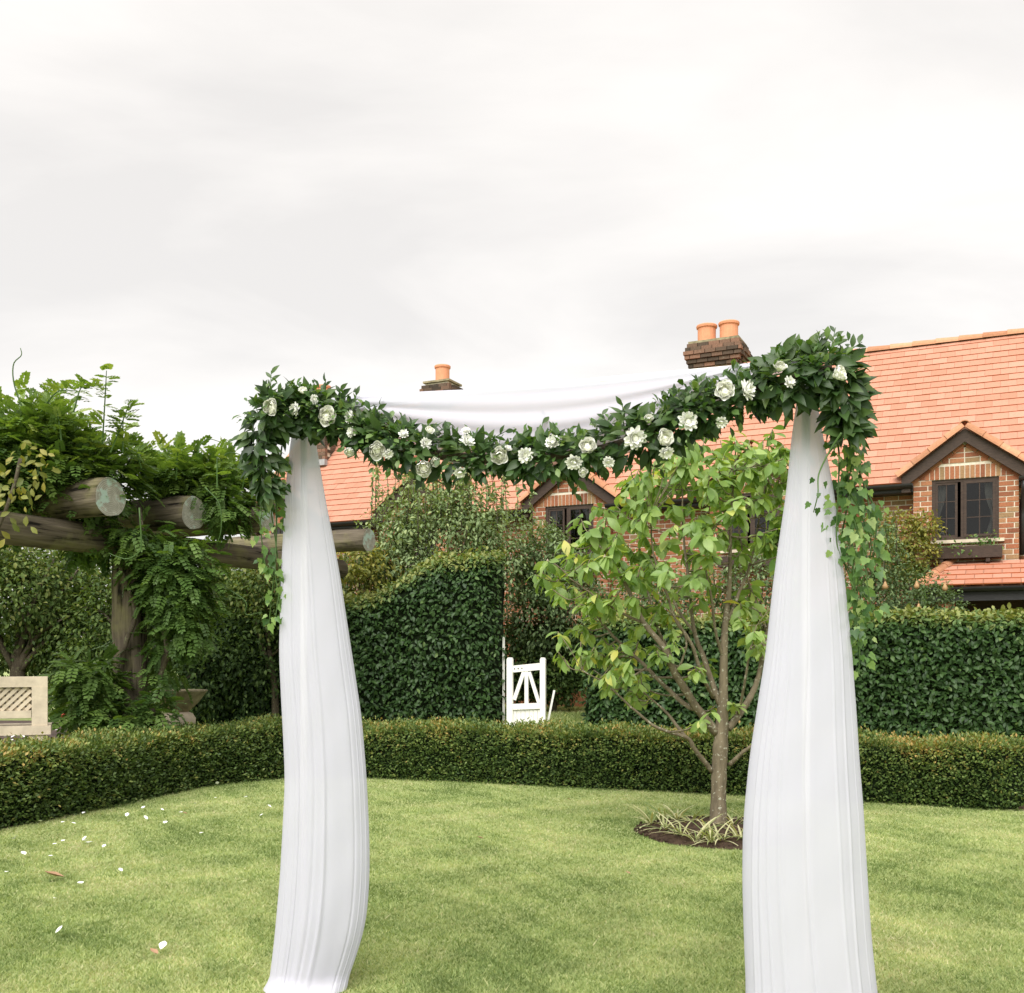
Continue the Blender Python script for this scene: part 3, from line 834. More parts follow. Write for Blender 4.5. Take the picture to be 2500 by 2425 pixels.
# ------------------------------------------------------------------ leaf shapes
T_OV = leaf_template([.17, .25, .19], .28, .3)                # laurel, orchard
T_BOX = (np.array([(0, 0, 0), (-.28, .5, .05), (0, 1, -.05), (.28, .5, .05)], float), np.array([(0, 2, 1), (0, 3, 2)]))
T_MAG = leaf_template([.10, .2, .235, .16], .36, .22, .1)
T_MAG2 = leaf_template([.11, .2, .225, .15], .62, .30, -.15)
T_RUS = leaf_template([.12, .2, .185, .095], .28, .25, .1)
T_SPR = leaf_template([.2, .26], .25, .3)
def compound(n=4, L=1.0):
    lv = T_BOX[0]; V = []; T = []
    for i in range(n):
        y = .22 + .72*i/(n - 1)
        for s in (-1, 1):
            ang = s*math.radians(58 - 14*i/n); sc = .40*(1 - .25*abs(i/(n-1) - .4))
            c, si = math.cos(ang), math.sin(ang)
            q = lv*np.array([1.45, 1, 1])*sc*1.08
            x, yy = q[:, 0]*c + q[:, 1]*si, -q[:, 0]*si + q[:, 1]*c
            T += [(a + len(V), b + len(V), d + len(V)) for a, b, d in T_BOX[1]]
            V += [(X, Y + y, Z - .3*(y**2) - .18*abs(X)) for X, Y, Z in zip(x, yy, q[:, 2])]
    q = lv*.4
    T += [(a + len(V), b + len(V), d + len(V)) for a, b, d in T_BOX[1]]
    V += [(X, Y + .95, Z - .3 - .1*Y) for X, Y, Z in q]
    return np.array(V), np.array(T)
T_WIS = compound()
def ivy_template():
    o = [(0, 0), (.16, -.1), (.42, .02), (.36, .22), (.40, .46), (.24, .52), (0, 1.0), (-.24, .52), (-.40, .46), (-.36, .22), (-.42, .02), (-.16, -.1)]
    V = [(0, .3, -.02)] + [(x, y, .10*abs(x) - .22*y*y + .05) for x, y in o]
    return np.array(V), np.array([(0, i, i % 12 + 1) for i in range(1, 13)])
T_IVY = ivy_template()
def rand_dirs(n): return nrm(rng.normal(size=(n, 3)))

# ------------------------------------------------------------------ clipped hedges
def bumps(s, t, k=1.0):
    return (1.1*np.sin(23*s + 2*np.sin(5*s))*np.sin(19*t + 2*np.sin(7*s)) + np.sin(2.1*s + 1.3*np.sin(3.3*t)) + .7*np.sin(5.3*s - 2.2*t + 1) + .5*np.sin(11.7*s + 5.1*t) + .4*np.sin(7*t + 3*s))*k/2.6
def hedge(name, label, cat, path, width, top, mat, tmpl, key, nleaf, size, rnd_fn, group=None, single=0, bump=.03, endr=.35, outw=.55, droop=.3, corner=.2, order_y=True, depth=.05, sink=0.0):
    """path: (n,2) centre line; top: f(length along) -> height above its own ground"""
    path = np.asarray(path, float)
    seg = np.linalg.norm(np.diff(path, axis=0), axis=1); S = np.concatenate([[0], np.cumsum(seg)]); Ltot = S[-1]
    tan = nrm(np.gradient(path, axis=0)); nor = np.stack([-tan[:, 1], tan[:, 0]], -1)
    gzs = ground_z(path[:, 0], path[:, 1]) - sink
    def surf(s, t, inset):
        """t in 0..1 runs front foot - front top - back top - back foot"""
        c = np.stack([np.interp(s, S, path[:, i]) for i in (0, 1)], -1)
        n_ = nrm(np.stack([np.interp(s, S, nor[:, i]) for i in (0, 1)], -1)); g = np.interp(s, S, gzs)
        tg = np.stack([n_[:, 1], -n_[:, 0]], -1)
        H = top(s); e = np.minimum(s, Ltot - s)
        shrink = np.sqrt(np.clip(1 - np.clip((endr - e)/endr, 0, 1)**2, 0.02, 1))
        w = width/2*shrink - inset; h = H - inset - .04*(1 - shrink)
        per = 2*H + width; u = t*per
        # rounded box section by clamping a superellipse direction
        x = np.where(u < H, -1.0, np.where(u < H + width, -1 + 2*(u - H)/width, 1.0))
        z = np.where(u < H, u/H, np.where(u < H + width, 1.0, 1 - (u - H - width)/H))
        cr = corner/np.maximum(H, .3)
        k = np.clip((z - (1 - cr))/cr, 0, 1); kx = np.clip((np.abs(x) - (1 - 2*corner/width))/(2*corner/width), 0, 1)
        rr = np.maximum(1, np.hypot(k, kx)); both = (k > 0) & (kx > 0)
        z = np.where(both, 1 - cr + cr*k/rr, z); x = np.where(both, np.sign(x)*(1 - 2*corner/width*(1 - kx/rr)), x)
        b = bumps(s*1.0, t*per, bump)
        nx = np.where(kx > 0, np.sign(x)*kx, 0); nz = np.where(z > 1 - cr, k, 0.0)
        nx = np.where((nz == 0) & (u < H), -1, np.where((nz == 0) & (u > H + width), 1, nx)); nz = np.where(nx == 0, 1, nz)
        ln = np.hypot(nx, nz) + 1e-6; nx, nz = nx/ln, nz/ln
        endn = np.clip((endr - e)/endr, 0, 1)*np.where(s < Ltot/2, -1, 1)
        N = np.concatenate([n_*nx[:, None] + tg*endn[:, None], nz[:, None]], 1); N = nrm(N)
        p = np.concatenate([c + n_*(x*w)[:, None], (g + z*h)[:, None]], 1) + N*b[:, None]
        return p, N
    root = thing(name, (*path[len(path)//2], gzs[len(path)//2]), label, cat, group)
    ns, nt_ = int(Ltot/.12) + 2, 34
    sg, tg_ = np.meshgrid(np.linspace(0, Ltot, ns), np.linspace(0, 1, nt_), indexing='ij')
    p, _ = surf(sg.ravel(), tg_.ravel(), depth)
    i = (np.arange(ns-1)[:, None]*nt_ + np.arange(nt_-1)[None]).ravel()
    obj('inner_growth', make_mesh('inner_growth', p, np.stack([i, i+nt_, i+nt_+1, i+1], -1), smooth=True), M['core'], root)
    s, t = U(0, Ltot, nleaf), U(0, .72, nleaf)
    p, N = surf(s, t, 0)
    p = p + N*(rng.normal(-.4*depth, .55*depth, nleaf))[:, None] + rng.normal(0, .012, (nleaf, 3))
    a = nrm(N*outw + rand_dirs(nleaf)*.75 + np.array([0, 0, -droop]))
    nn = nrm(N*.7 + np.array([0, 0, .8]) + rand_dirs(nleaf)*.45)
    sc = U(size[0], size[1], nleaf)
    r = rnd_fn(s/Ltot, p, N, sc)
    order = p[:, 1] + np.where((N[:, 1] < -.2) & (np.abs(p[:, 0]) < .5*p[:, 1]) & (p[:, 2] > .8), 0, 100) + U(0, 2.5, nleaf)
    leaves(root, tmpl, key, mat, p, frames(a, nn), sc, r, single, order=order)
    return root

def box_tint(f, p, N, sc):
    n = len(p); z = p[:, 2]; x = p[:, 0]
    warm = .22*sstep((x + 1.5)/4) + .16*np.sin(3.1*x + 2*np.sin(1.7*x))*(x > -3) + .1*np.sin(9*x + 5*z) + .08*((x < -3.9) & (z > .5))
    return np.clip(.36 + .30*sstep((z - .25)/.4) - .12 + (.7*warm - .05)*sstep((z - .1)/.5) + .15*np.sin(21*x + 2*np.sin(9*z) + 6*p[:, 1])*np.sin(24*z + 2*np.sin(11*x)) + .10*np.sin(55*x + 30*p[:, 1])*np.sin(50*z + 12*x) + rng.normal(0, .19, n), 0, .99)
off = lambda Q, d: Q + d*np.stack([-nrm(np.gradient(Q, axis=0))[:, 1], nrm(np.gradient(Q, axis=0))[:, 0]], -1)
keep = (HS[:, 1] > 6.6) & (HS[:, 0] < 4.95)
cen = off(HS, .31)[keep]
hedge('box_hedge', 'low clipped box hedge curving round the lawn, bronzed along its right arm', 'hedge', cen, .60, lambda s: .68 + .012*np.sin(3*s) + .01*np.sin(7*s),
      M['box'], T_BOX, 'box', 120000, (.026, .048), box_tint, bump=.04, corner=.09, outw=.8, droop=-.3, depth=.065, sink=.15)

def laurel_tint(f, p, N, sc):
    return np.clip(.32 + .52*np.clip(N[:, 2], 0, 1) + .2*((p[:, 2] > 1.6) & (N[:, 2] > .3)) + rng.normal(0, .17, len(p)), 0, .99)  # leaves facing up tinted lighter: sky light put into the leaf colour
LP = spline([(-5.2, 16.6), (-3.2, 16.25), (-1.6, 16.0), (-.12, 15.85)], 40)
def lt(s):
    L = 5.16; q = L - s
    return 2.03 + .62*sstep((2.0 - q)/1.15)*1.0 + .03*np.sin(4*s)
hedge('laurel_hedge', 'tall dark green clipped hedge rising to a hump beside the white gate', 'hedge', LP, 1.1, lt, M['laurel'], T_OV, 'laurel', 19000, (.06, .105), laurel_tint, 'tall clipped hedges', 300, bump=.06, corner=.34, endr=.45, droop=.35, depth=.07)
RP = spline([(1.15, 15.6), (3.0, 15.1), (5.0, 14.4), (7.0, 13.5), (8.6, 12.7)], 60)
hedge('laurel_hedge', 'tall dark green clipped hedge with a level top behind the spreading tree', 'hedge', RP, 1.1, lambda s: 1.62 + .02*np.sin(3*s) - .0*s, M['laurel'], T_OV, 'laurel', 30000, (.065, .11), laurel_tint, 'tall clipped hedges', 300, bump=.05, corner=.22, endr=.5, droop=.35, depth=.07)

# ------------------------------------------------------------------ trees and bushes
def crown_points(blobs, n):
    """points in a set of ellipsoids (centre, radii), denser towards the skin, gathered in clumps"""
    w = np.array([np.prod(b[1])**(2/3) for b in blobs]); k = rng.choice(len(blobs), n, p=w/w.sum())
    c = np.array([b[0] for b in blobs], float)[k]; r = np.array([b[1] for b in blobs], float)[k]
    d = rand_dirs(n); q = U(.35, 1, n)**.45
    return c + d*r*q[:, None], d
def clumped(blobs, nclump, per, spread):
    c, d = crown_points(blobs, nclump)
    i = np.repeat(np.arange(nclump), per)
    o = rng.normal(0, spread, (len(i), 3)); tint = np.repeat(rng.normal(0, .12, nclump), per)
    return c[i] + o, nrm(d[i] + o/spread*.5), tint
def leafy_tree(name, label, cat, base, blobs, nclump, per, spread, size, mat, tmpl, key, trunk_r=.06, group=None, dark=.42, droop=.3, limbs=7, shoots=0, shoot_h=.7, fork=.45, bark='bark2', top_light=.3):
    base = np.array([base[0], base[1], gz(base[0], base[1]) - .03])
    root = thing(name, base, label, cat, group)
    c0 = np.mean([b[0] for b in blobs], axis=0); zmax = max(b[0][2] + b[1][2] for b in blobs); zmin = min(b[0][2] - b[1][2] for b in blobs)
    fk = base + np.array([(c0[0] - base[0])*.3, (c0[1] - base[1])*.3, fork*(zmax - base[2])])
    mb = MB(); mb.tube(spline([base, base + (fk - base)*.5 + np.array([.03, .02, 0]), fk], 10), np.linspace(trunk_r*1.25, trunk_r*.8, 10), 9)
    mb.build('trunk', M[bark], root, smooth=True)
    L = MB()
    tips, _ = crown_points(blobs, limbs)
    for t in tips:
        st = base + (fk - base)*U(.6, 1.0); mid = (st + t)/2 + rng.normal(0, .08, 3) + np.array([0, 0, .1])
        L.tube(spline([st, mid, t], 9), np.linspace(trunk_r*.5, trunk_r*.12, 9), 6)
    P_, D, tn = clumped(blobs, nclump, per, spread)
    if shoots:
        top_, _ = crown_points(blobs, shoots*3); top_ = top_[np.argsort(-(top_[:, 2] - .25*np.abs(top_[:, 0] - c0[0])))][:shoots]
        for t in top_:
            e = t + np.array([rng.normal(0, .06), rng.normal(0, .06), U(.5, 1)*shoot_h])
            L.tube(spline([t - np.array([0, 0, .3]), (t+e)/2 + rng.normal(0, .02, 3), e], 6), np.linspace(.009, .004, 6), 5)
            m = int(26*np.linalg.norm(e - t)/.7) + 6; f = U(0, 1, m)[:, None]
            P_ = np.vstack([P_, t + (e - t)*f]); D = np.vstack([D, nrm(rand_dirs(m)*np.array([1, 1, .3]))]); tn = np.concatenate([tn, U(0, .25, m)])
    L.build('limb', M[bark], root, smooth=True)['kind'] = 'stuff'
    n = len(P_)
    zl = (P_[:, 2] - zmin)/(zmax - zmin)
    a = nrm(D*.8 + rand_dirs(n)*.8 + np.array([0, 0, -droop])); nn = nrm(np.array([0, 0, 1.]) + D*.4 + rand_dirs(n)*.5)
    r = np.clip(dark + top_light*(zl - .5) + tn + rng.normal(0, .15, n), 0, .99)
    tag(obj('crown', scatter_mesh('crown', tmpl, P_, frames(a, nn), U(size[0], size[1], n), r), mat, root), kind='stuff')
    return root
def blob(px, py, Y, rx, rz, ry=None):
    return (P(px, py, Y), (rx*Y/F, (ry if ry is not None else rx*Y/F), rz*Y/F))

# orchard behind the left hedge
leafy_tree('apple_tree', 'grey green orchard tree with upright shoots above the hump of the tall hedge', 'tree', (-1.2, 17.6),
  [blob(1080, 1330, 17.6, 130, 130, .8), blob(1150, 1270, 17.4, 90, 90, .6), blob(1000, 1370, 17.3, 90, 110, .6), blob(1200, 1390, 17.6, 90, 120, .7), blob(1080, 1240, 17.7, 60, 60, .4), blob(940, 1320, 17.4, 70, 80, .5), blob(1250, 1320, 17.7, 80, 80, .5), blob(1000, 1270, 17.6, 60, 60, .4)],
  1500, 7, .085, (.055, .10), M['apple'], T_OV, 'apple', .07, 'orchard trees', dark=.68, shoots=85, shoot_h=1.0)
leafy_tree('apple_tree', 'orchard tree standing in the gap behind the open white gate', 'tree', (.5, 18.2),
  [blob(1330, 1390, 18.0, 80, 110, .7), blob(1310, 1500, 18.0, 75, 120, .6), blob(1390, 1480, 18.2, 80, 130, .7), blob(1330, 1600, 18.4, 80, 70, .5), blob(1320, 1680, 18.5, 110, 40, .4)],
  1700, 7, .07, (.06, .10), M['apple'], T_OV, 'apple', .06, 'orchard trees', dark=.30, shoots=16, shoot_h=.6)
leafy_tree('leafy_bush', 'dark green bush filling the gap behind the open white gate', 'bush', (.75, 18.3),
  [blob(1330, 1640, 18.2, 110, 75, .4), blob(1400, 1600, 18.3, 70, 80, .4), blob(1270, 1600, 18.3, 70, 90, .4)],
  800, 8, .07, (.07, .11), M['dark'], T_OV, 'dark', .04, dark=.45, fork=.3)
leafy_tree('yellow_bush', 'bush with yellowing leaves beside the end of a pergola log', 'bush', (-2.5, 17.0),
  [blob(870, 1370, 16.9, 60, 50, .4), blob(850, 1430, 16.9, 60, 60, .4), blob(930, 1390, 17.1, 50, 50, .4)],
  200, 7, .06, (.06, .11), M['yellow'], T_OV, 'yel', .035, dark=.4)
leafy_tree('leafy_bush', 'mid green bush filling the space behind the lower part of the tall hedge', 'bush', (-2.2, 17.8),
  [blob(900, 1440, 17.8, 110, 90, .6), blob(980, 1420, 17.9, 90, 110, .6), blob(800, 1450, 17.9, 100, 90, .6)],
  1000, 7, .07, (.055, .09), M['apple'], T_OV, 'apple', .04, dark=.36, shoots=14, shoot_h=.5)
leafy_tree('apple_tree', 'orchard tree in front of the house wall behind the spreading tree', 'tree', (3.6, 17.6),
  [blob(1700, 1470, 17.4, 150, 90, .6), blob(1850, 1440, 17.2, 110, 90, .6), blob(1560, 1480, 17.6, 110, 90, .6)],
  700, 7, .08, (.06, .1), M['apple'], T_OV, 'apple', .06, 'orchard trees', dark=.34, shoots=8, shoot_h=.4)
# right, in front of the house
leafy_tree('pear_tree', 'dense grey green pear tree with a few hanging pears behind the level hedge', 'tree', (5.6, 15.6),
  [blob(2180, 1440, 15.4, 85, 90, .5), blob(2130, 1350, 15.5, 70, 100, .5), blob(2250, 1460, 15.3, 80, 70, .5), blob(2310, 1490, 15.3, 40, 40, .3), blob(2120, 1480, 15.4, 70, 80, .5)],
  900, 7, .055, (.045, .075), M['apple'], T_OV, 'apple', .05, dark=.36, shoots=14, shoot_h=.35)
for i, (px, py) in enumerate([(2161, 1428), (2243, 1482), (2307, 1432), (2238, 1427)]):
    c = P(px, py, 14.75); mb = MB(); mb.lathe([(.004, .05), (.012, .045), (.02, .02), (.036, -.01), (.04, -.035), (.028, -.06), (.008, -.068)][::-1], c, 12); mb.tube([c + np.array([0, 0, .045]), c + np.array([.004, .02, .09])], .003, 5)
    tag(mb.build('pear', M['pear'], smooth=True), ['ripe pear hanging near the house creeper', 'ripe pear hanging lowest on the pear tree', 'ripe pear beside the hip of the porch roof', 'ripe pear hanging under the window box'][i], 'pear', 'pears on the tree')
leafy_tree('wall_creeper', 'yellowing creeper climbing the brick wall left of the window box', 'creeper', (6.35, 16.75),
  [blob(2205, 1300, 16.9, 60, 55, .2), blob(2262, 1280, 16.75, 35, 28, .15), blob(2180, 1370, 16.9, 50, 50, .18), blob(2250, 1350, 16.75, 40, 45, .15), blob(2220, 1410, 16.8, 45, 40, .15)],
  560, 6, .045, (.05, .08), M['yellow'], T_SPR, 'yel2', .03, dark=.40)
# tall thistle-like stem between hedge and house
st = thing('weed_stem', (P(2255, 1515, 14.6)[0], 14.6, .4), 'tall upright leafy weed rising above the level hedge', 'weed')
mb = MB(); a0, a1 = np.array([P(2255, 1515, 14.6)[0], 14.6, .4]), P(2258, 1402, 14.6); mb.tube(spline([a0, (a0+a1)/2 + np.array([.02, 0, 0]), a1], 8), np.linspace(.012, .004, 8), 6); mb.build('stem', M['sprig'], st)
f = U(.65, 1, 46); pos = a0 + (a1 - a0)*f[:, None]; d = nrm(np.stack([rng.normal(size=46), rng.normal(size=46), U(.1, .6, 46)], -1))
leaves(st, T_RUS, 'sprig', M['sprig'], pos, frames(d, np.tile([0, 0, 1.], (46, 1)) + .1), .11*(1.5 - f), U(.3, 1, 46), 46)
# window box plants on the right window
wc = hm @ Vector((.3, -.18, WZ0 - .12)); wc = np.array(wc)
wb = thing('trailing_plant', (wc[0], wc[1], wc[2] - .04), 'trailing pale green plant spilling from the window box', 'plant')
n = 170; pos = wc + np.stack([rng.normal(0, .16, n), rng.normal(0, .05, n), rng.normal(.0, .09, n)], -1); pos[:40, 0] -= .6; d = rand_dirs(n)
leaves(wb, T_SPR, 'sprig', M['ivy'], pos, frames(d, rand_dirs(n)), U(.04, .075, n), U(.1, .9, n), 0)
mb = MB(); mb.tube(spline([wc - np.array([.7, 0, .04]), wc - np.array([.2, 0, -.03]), wc + np.array([.15, -.05, -.02]), wc + np.array([.2, -.14, -.25])], 12), .006, 5); mb.build('stem', M['sprig'], wb)

# left background behind the pergola
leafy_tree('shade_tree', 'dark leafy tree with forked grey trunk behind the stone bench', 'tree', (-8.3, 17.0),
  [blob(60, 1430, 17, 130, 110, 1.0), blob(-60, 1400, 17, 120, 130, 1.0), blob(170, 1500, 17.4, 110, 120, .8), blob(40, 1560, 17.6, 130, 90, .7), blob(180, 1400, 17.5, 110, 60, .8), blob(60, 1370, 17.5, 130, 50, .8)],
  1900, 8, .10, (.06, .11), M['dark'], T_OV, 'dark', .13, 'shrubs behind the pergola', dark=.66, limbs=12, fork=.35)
leafy_tree('shade_tree', 'dense dark shrub behind the vine covered post', 'tree', (-6.2, 16.8),
  [blob(330, 1520, 17, 150, 150, .9), blob(250, 1640, 16.6, 120, 100, .6), blob(420, 1620, 16.8, 120, 130, .7), blob(180, 1660, 17.5, 130, 80, .6), blob(450, 1460, 17, 130, 90, .7), blob(200, 1580, 17.2, 120, 90, .6)],
  2100, 8, .09, (.06, .10), M['dark'], T_OV, 'dark', .08, 'shrubs behind the pergola', dark=.52, limbs=8)
leafy_tree('shade_tree', 'very dark evergreen shrub behind the stone bird bath', 'tree', (-4.6, 16.2),
  [blob(560, 1580, 16.2, 120, 160, .8), blob(640, 1600, 16.0, 110, 150, .8), blob(500, 1660, 15.9, 90, 110, .6), blob(700, 1520, 16.3, 110, 140, .7), blob(600, 1440, 16.6, 110, 80, .6)],
  1700, 8, .085, (.055, .10), M['dark'], T_OV, 'dark', .08, 'shrubs behind the pergola', dark=.30, limbs=8)
leafy_tree('shade_tree', 'rounded dark tree closing the garden beyond the far end of the stone bench', 'tree', (-11.2, 15.5),
  [((-11.2, 15.5, 2.0), (1.7, 1.2, 1.3)), ((-10.0, 15.9, 1.6), (1.3, 1.0, 1.0)), ((-12.6, 15.0, 1.7), (1.5, 1.1, 1.2))],
  1300, 8, .11, (.08, .13), M['dark'], T_OV, 'dark', .12, 'shrubs behind the pergola', dark=.5, limbs=8)
leafy_tree('bronze_bush', 'bush with bronze and green leaves beside the white drape', 'bush', (-3.6, 15.6),
  [blob(650, 1420, 15.5, 70, 70, .4), blob(600, 1450, 15.6, 60, 60, .4), blob(670, 1510, 15.4, 60, 50, .35), blob(560, 1400, 15.8, 60, 50, .4)],
  420, 7, .06, (.05, .085), M['dark'], T_OV, 'dark', .05, dark=.72)
leafy_tree('shade_tree', 'broad tree closing the view behind the left shrubs', 'tree', (-8.8, 21.5),
  [blob(-40, 1480, 21.5, 220, 150, 1.2), blob(200, 1560, 21.5, 200, 110, 1.1), blob(420, 1540, 21.0, 180, 120, 1.0), blob(620, 1520, 20.5, 150, 150, 1.0), blob(450, 1440, 21, 150, 80, 1.0), blob(250, 1450, 21, 150, 80, 1.0)],
  2300, 8, .14, (.09, .16), M['dark'], T_OV, 'dark', .14, 'shrubs behind the pergola', dark=.45, limbs=10)

# ------------------------------------------------------------------ log pergola with wisteria
pg = thing('log_pergola', (*P(322, 1700, 11.9)[:2], .33), 'heavy round log pergola with weathered beams over the left hedge', 'pergola')
bd = nrm(np.array([.47, .88, 0])); rd = nrm(np.array([-.9, .43, 0]))
def log(name, a, b, ra, rb, mat, parent, endmat=True, wob=.012, k=22):
    a, b = np.array(a, float), np.array(b, float); L = np.linalg.norm(b - a); d = (b - a)/L
    q = Vector((1, 0, 0)).rotation_difference(Vector(d)) if mat != 'post' else Vector((0, 0, 1)).rotation_difference(Vector(d))
    nseg = 14; pts = []
    for i in range(nseg + 1):
        f = i/nseg; p = (np.array([L*f, 0, 0]) if mat != 'post' else np.array([0, 0, L*f])) + rng.normal(0, wob*.35, 3)
        pts.append(p)
    V, Fc = tube_geo(pts, np.linspace(ra, rb, nseg + 1)*(1 + rng.normal(0, .012, nseg + 1)), k, True)
    V = np.array(V); ang = np.tile(2*np.pi*np.arange(k)/k, nseg + 1)
    cen_ = np.repeat(np.array(pts), k, 0); V = cen_ + (V - cen_)*(1 + .03*np.sin(3*ang + 1) + .02*np.sin(7*ang))[:, None]
    Mx = Matrix.Translation(Vector(a)) @ q.to_matrix().to_4x4()
    me = make_mesh(name, V, Fc, smooth=False)
    for p_ in me.polygons: p_.use_smooth = len(p_.vertices) == 4
    me.materials.append(M[mat]); me.materials.append(M['logend'])
    for p_ in me.polygons:
        if len(p_.vertices) > 4: p_.material_index = 1
    return obj(name, me, None, parent, M=Mx)
b0 = P(60, 1297, 10.8); b1 = b0 + bd*5.4
log('beam', b0 - bd*3.0, b1, .185, .14, 'log', pg)
for (px, py, Y, dia, L) in [(268, 1214, 11.0, .42, 2.9), (474, 1251, 12.2, .40, 2.8), (650, 1268, 12.9, .34, 2.6), (902, 1318, 15.1, .335, 2.6), (-60, 1170, 10.1, .43, 2.6)]:
    e_ = P(px, py, Y); log('rafter', e_ + rd*L, e_, dia/2*.93, dia/2, 'log', pg)
pb = P(322, 1700, 11.95)
log('post', (pb[0], pb[1], .25), (pb[0] - .05, pb[1], 2.72), .205, .18, 'post', pg)
p2 = b0 + bd*4.9; log('post', (p2[0], p2[1], .25), (p2[0], p2[1], 2.72), .19, .17, 'post', pg)
p3 = b0 - bd*2.6; log('post', (p3[0], p3[1], .2), (p3[0], p3[1], 2.72), .2, .18, 'post', pg)

wv = thing('wisteria_vine', (pb[0] + .15, pb[1] - .22, .3), 'leafy green wisteria climbing the log post and heaped over the beams', 'vine')
mb = MB()
mb.tube(spline([(pb[0] + .18, pb[1] - .2, .28), P(395, 1640, 11.7), P(408, 1590, 11.68), P(398, 1520, 11.7), P(370, 1440, 11.7), P(350, 1340, 11.6), P(340, 1240, 11.7)], 30), np.linspace(.045, .025, 30) * (1 + .15*np.sin(np.arange(30))), 8); mb.build('stem', M['bark2'], wv, smooth=True)
mb = MB(); mb.tube(spline([(pb[0] - .2, pb[1] - .15, .28), P(300, 1600, 11.7), P(330, 1500, 11.68), P(300, 1400, 11.7), P(260, 1300, 11.6)], 24), np.linspace(.035, .02, 24), 8); mb.build('stem', M['bark2'], wv, smooth=True)
for pts, Y in [([(340, 1240), (345, 1330), (335, 1352), (310, 1365), (280, 1357), (265, 1350)], 10.9), ([(500, 1190), (535, 1230), (540, 1290), (530, 1330)], 11.7), ([(215, 1650), (160, 1620), (120, 1655), (115, 1660)], 11.3), ([(215, 1650), (260, 1700), (310, 1730)], 11.4),
               ([(560, 1440), (600, 1470), (600, 1500), (640, 1495)], 11.9), ([(480, 1150), (484, 1110), (490, 1085), (510, 1072), (540, 1080)], 12.5), ([(60, 1010), (35, 940), (33, 890), (52, 868), (50, 850)], 10.9), ([(530, 1150), (550, 1110), (580, 1108), (620, 1130)], 12.6)]:
    mb = MB(); mb.tube(spline([P(x, y, Y) for x, y in pts], 18), np.linspace(.009, .004, 18), 5); mb.build('tendril', M['sprig'], wv, smooth=True)
heap = [blob(40, 1010, 10.8, 110, 80, .7), blob(120, 1080, 10.9, 110, 75, .6), blob(220, 1080, 11.1, 80, 65, .5), blob(-60, 1080, 10.6, 120, 110, .7), blob(60, 960, 10.9, 80, 45, .5), blob(250, 1040, 11.1, 40, 30, .3),
        blob(410, 1150, 12.2, 60, 45, .5), blob(500, 1160, 12.3, 75, 50, .5), blob(580, 1180, 12.6, 55, 40, .4), blob(450, 1165, 12.4, 80, 40, .4)]
hang = [blob(350, 1325, 11.7, 60, 30, .3), blob(390, 1385, 11.7, 70, 50, .3), blob(430, 1400, 11.8, 80, 90, .4), blob(470, 1490, 11.8, 50, 90, .35), blob(395, 1450, 11.8, 35, 60, .2), blob(545, 1240, 12.6, 45, 40, .35), blob(240, 1290, 11.8, 50, 50, .3),
        blob(395, 1570, 11.8, 25, 80, .2), blob(210, 1310, 11.7, 40, 40, .25), blob(390, 1660, 11.8, 22, 50, .15)]
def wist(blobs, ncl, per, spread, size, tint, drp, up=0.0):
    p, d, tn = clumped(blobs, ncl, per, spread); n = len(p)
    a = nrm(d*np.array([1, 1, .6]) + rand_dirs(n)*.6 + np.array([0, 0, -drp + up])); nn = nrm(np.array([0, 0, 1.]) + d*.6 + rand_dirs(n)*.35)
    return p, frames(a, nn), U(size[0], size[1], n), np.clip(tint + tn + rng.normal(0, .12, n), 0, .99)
heap = [(c_ + np.array([-.12, .55, -.0 if c_[0] > -4.2 else -.26]), r_) for c_, r_ in heap]
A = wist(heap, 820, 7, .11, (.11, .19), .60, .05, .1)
A[3][:] = np.clip(A[3] + .35*(A[0][:, 2] - 3.7), 0, .99)  # tint lightens with height: light through the heap's top put into the colour
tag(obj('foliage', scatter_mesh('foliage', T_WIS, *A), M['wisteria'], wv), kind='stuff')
A = wist(hang, 330, 6, .09, (.11, .19), .36, .55)
tag(obj('foliage', scatter_mesh('foliage', T_WIS, *A), M['wisteria'], wv), kind='stuff')
low = [blob(240, 1660, 11.4, 45, 40, .2), blob(190, 1640, 11.2, 40, 25, .2), blob(210, 1720, 11.4, 60, 40, .25), blob(375, 1720, 11.6, 30, 40, .15), blob(295, 1760, 11.3, 80, 25, .2)]
A = wist(low, 110, 5, .07, (.12, .2), .42, .25)
tag(obj('foliage', scatter_mesh('foliage', T_WIS, *A), M['wisteria'], wv), kind='stuff')
# upright shoots against the sky
pos, ax, tn = [], [], []
mb = MB()
for (x0, y0, x1, y1, Y) in [(250, 1040, 260, 905, 11.1), (270, 1060, 320, 975, 11.1), (300, 1060, 310, 1010, 11.2), (100, 960, 190, 955, 10.8), (530, 1150, 533, 1095, 12.2), (590, 1160, 600, 1120, 12.5), (430, 1130, 440, 1100, 12), (180, 960, 230, 945, 10.9), (345, 1100, 350, 1130, 11.4), (150, 1030, 130, 990, 10.8)]:
    a_, b_ = P(x0, y0, Y), P(x1, y1, Y + U(-.3, .3)); c_ = spline([a_ - np.array([0, 0, .2]), (a_ + b_)/2 + rng.normal(0, .03, 3), b_], 12); mb.tube(c_, np.linspace(.009, .004, 12), 5)
    for f in np.linspace(.25, 1, 9):
        q = c_[int(f*11)]
        for _ in range(2): pos.append(q); ax.append(rand_dirs(1)[0]*np.array([1, 1, .3]) + np.array([0, 0, .35])); tn.append(U(.55, .95))
mb.build('shoot', M['sprig'], wv)['kind'] = 'stuff'
pos, ax = np.array(pos), np.array(ax); n = len(pos)
tag(obj('foliage', scatter_mesh('foliage', T_WIS, pos, frames(ax, np.array([0, 0, 1.]) + rand_dirs(n)*.3), U(.10, .17, n), np.array(tn)), M['wisteria'], wv), kind='stuff')
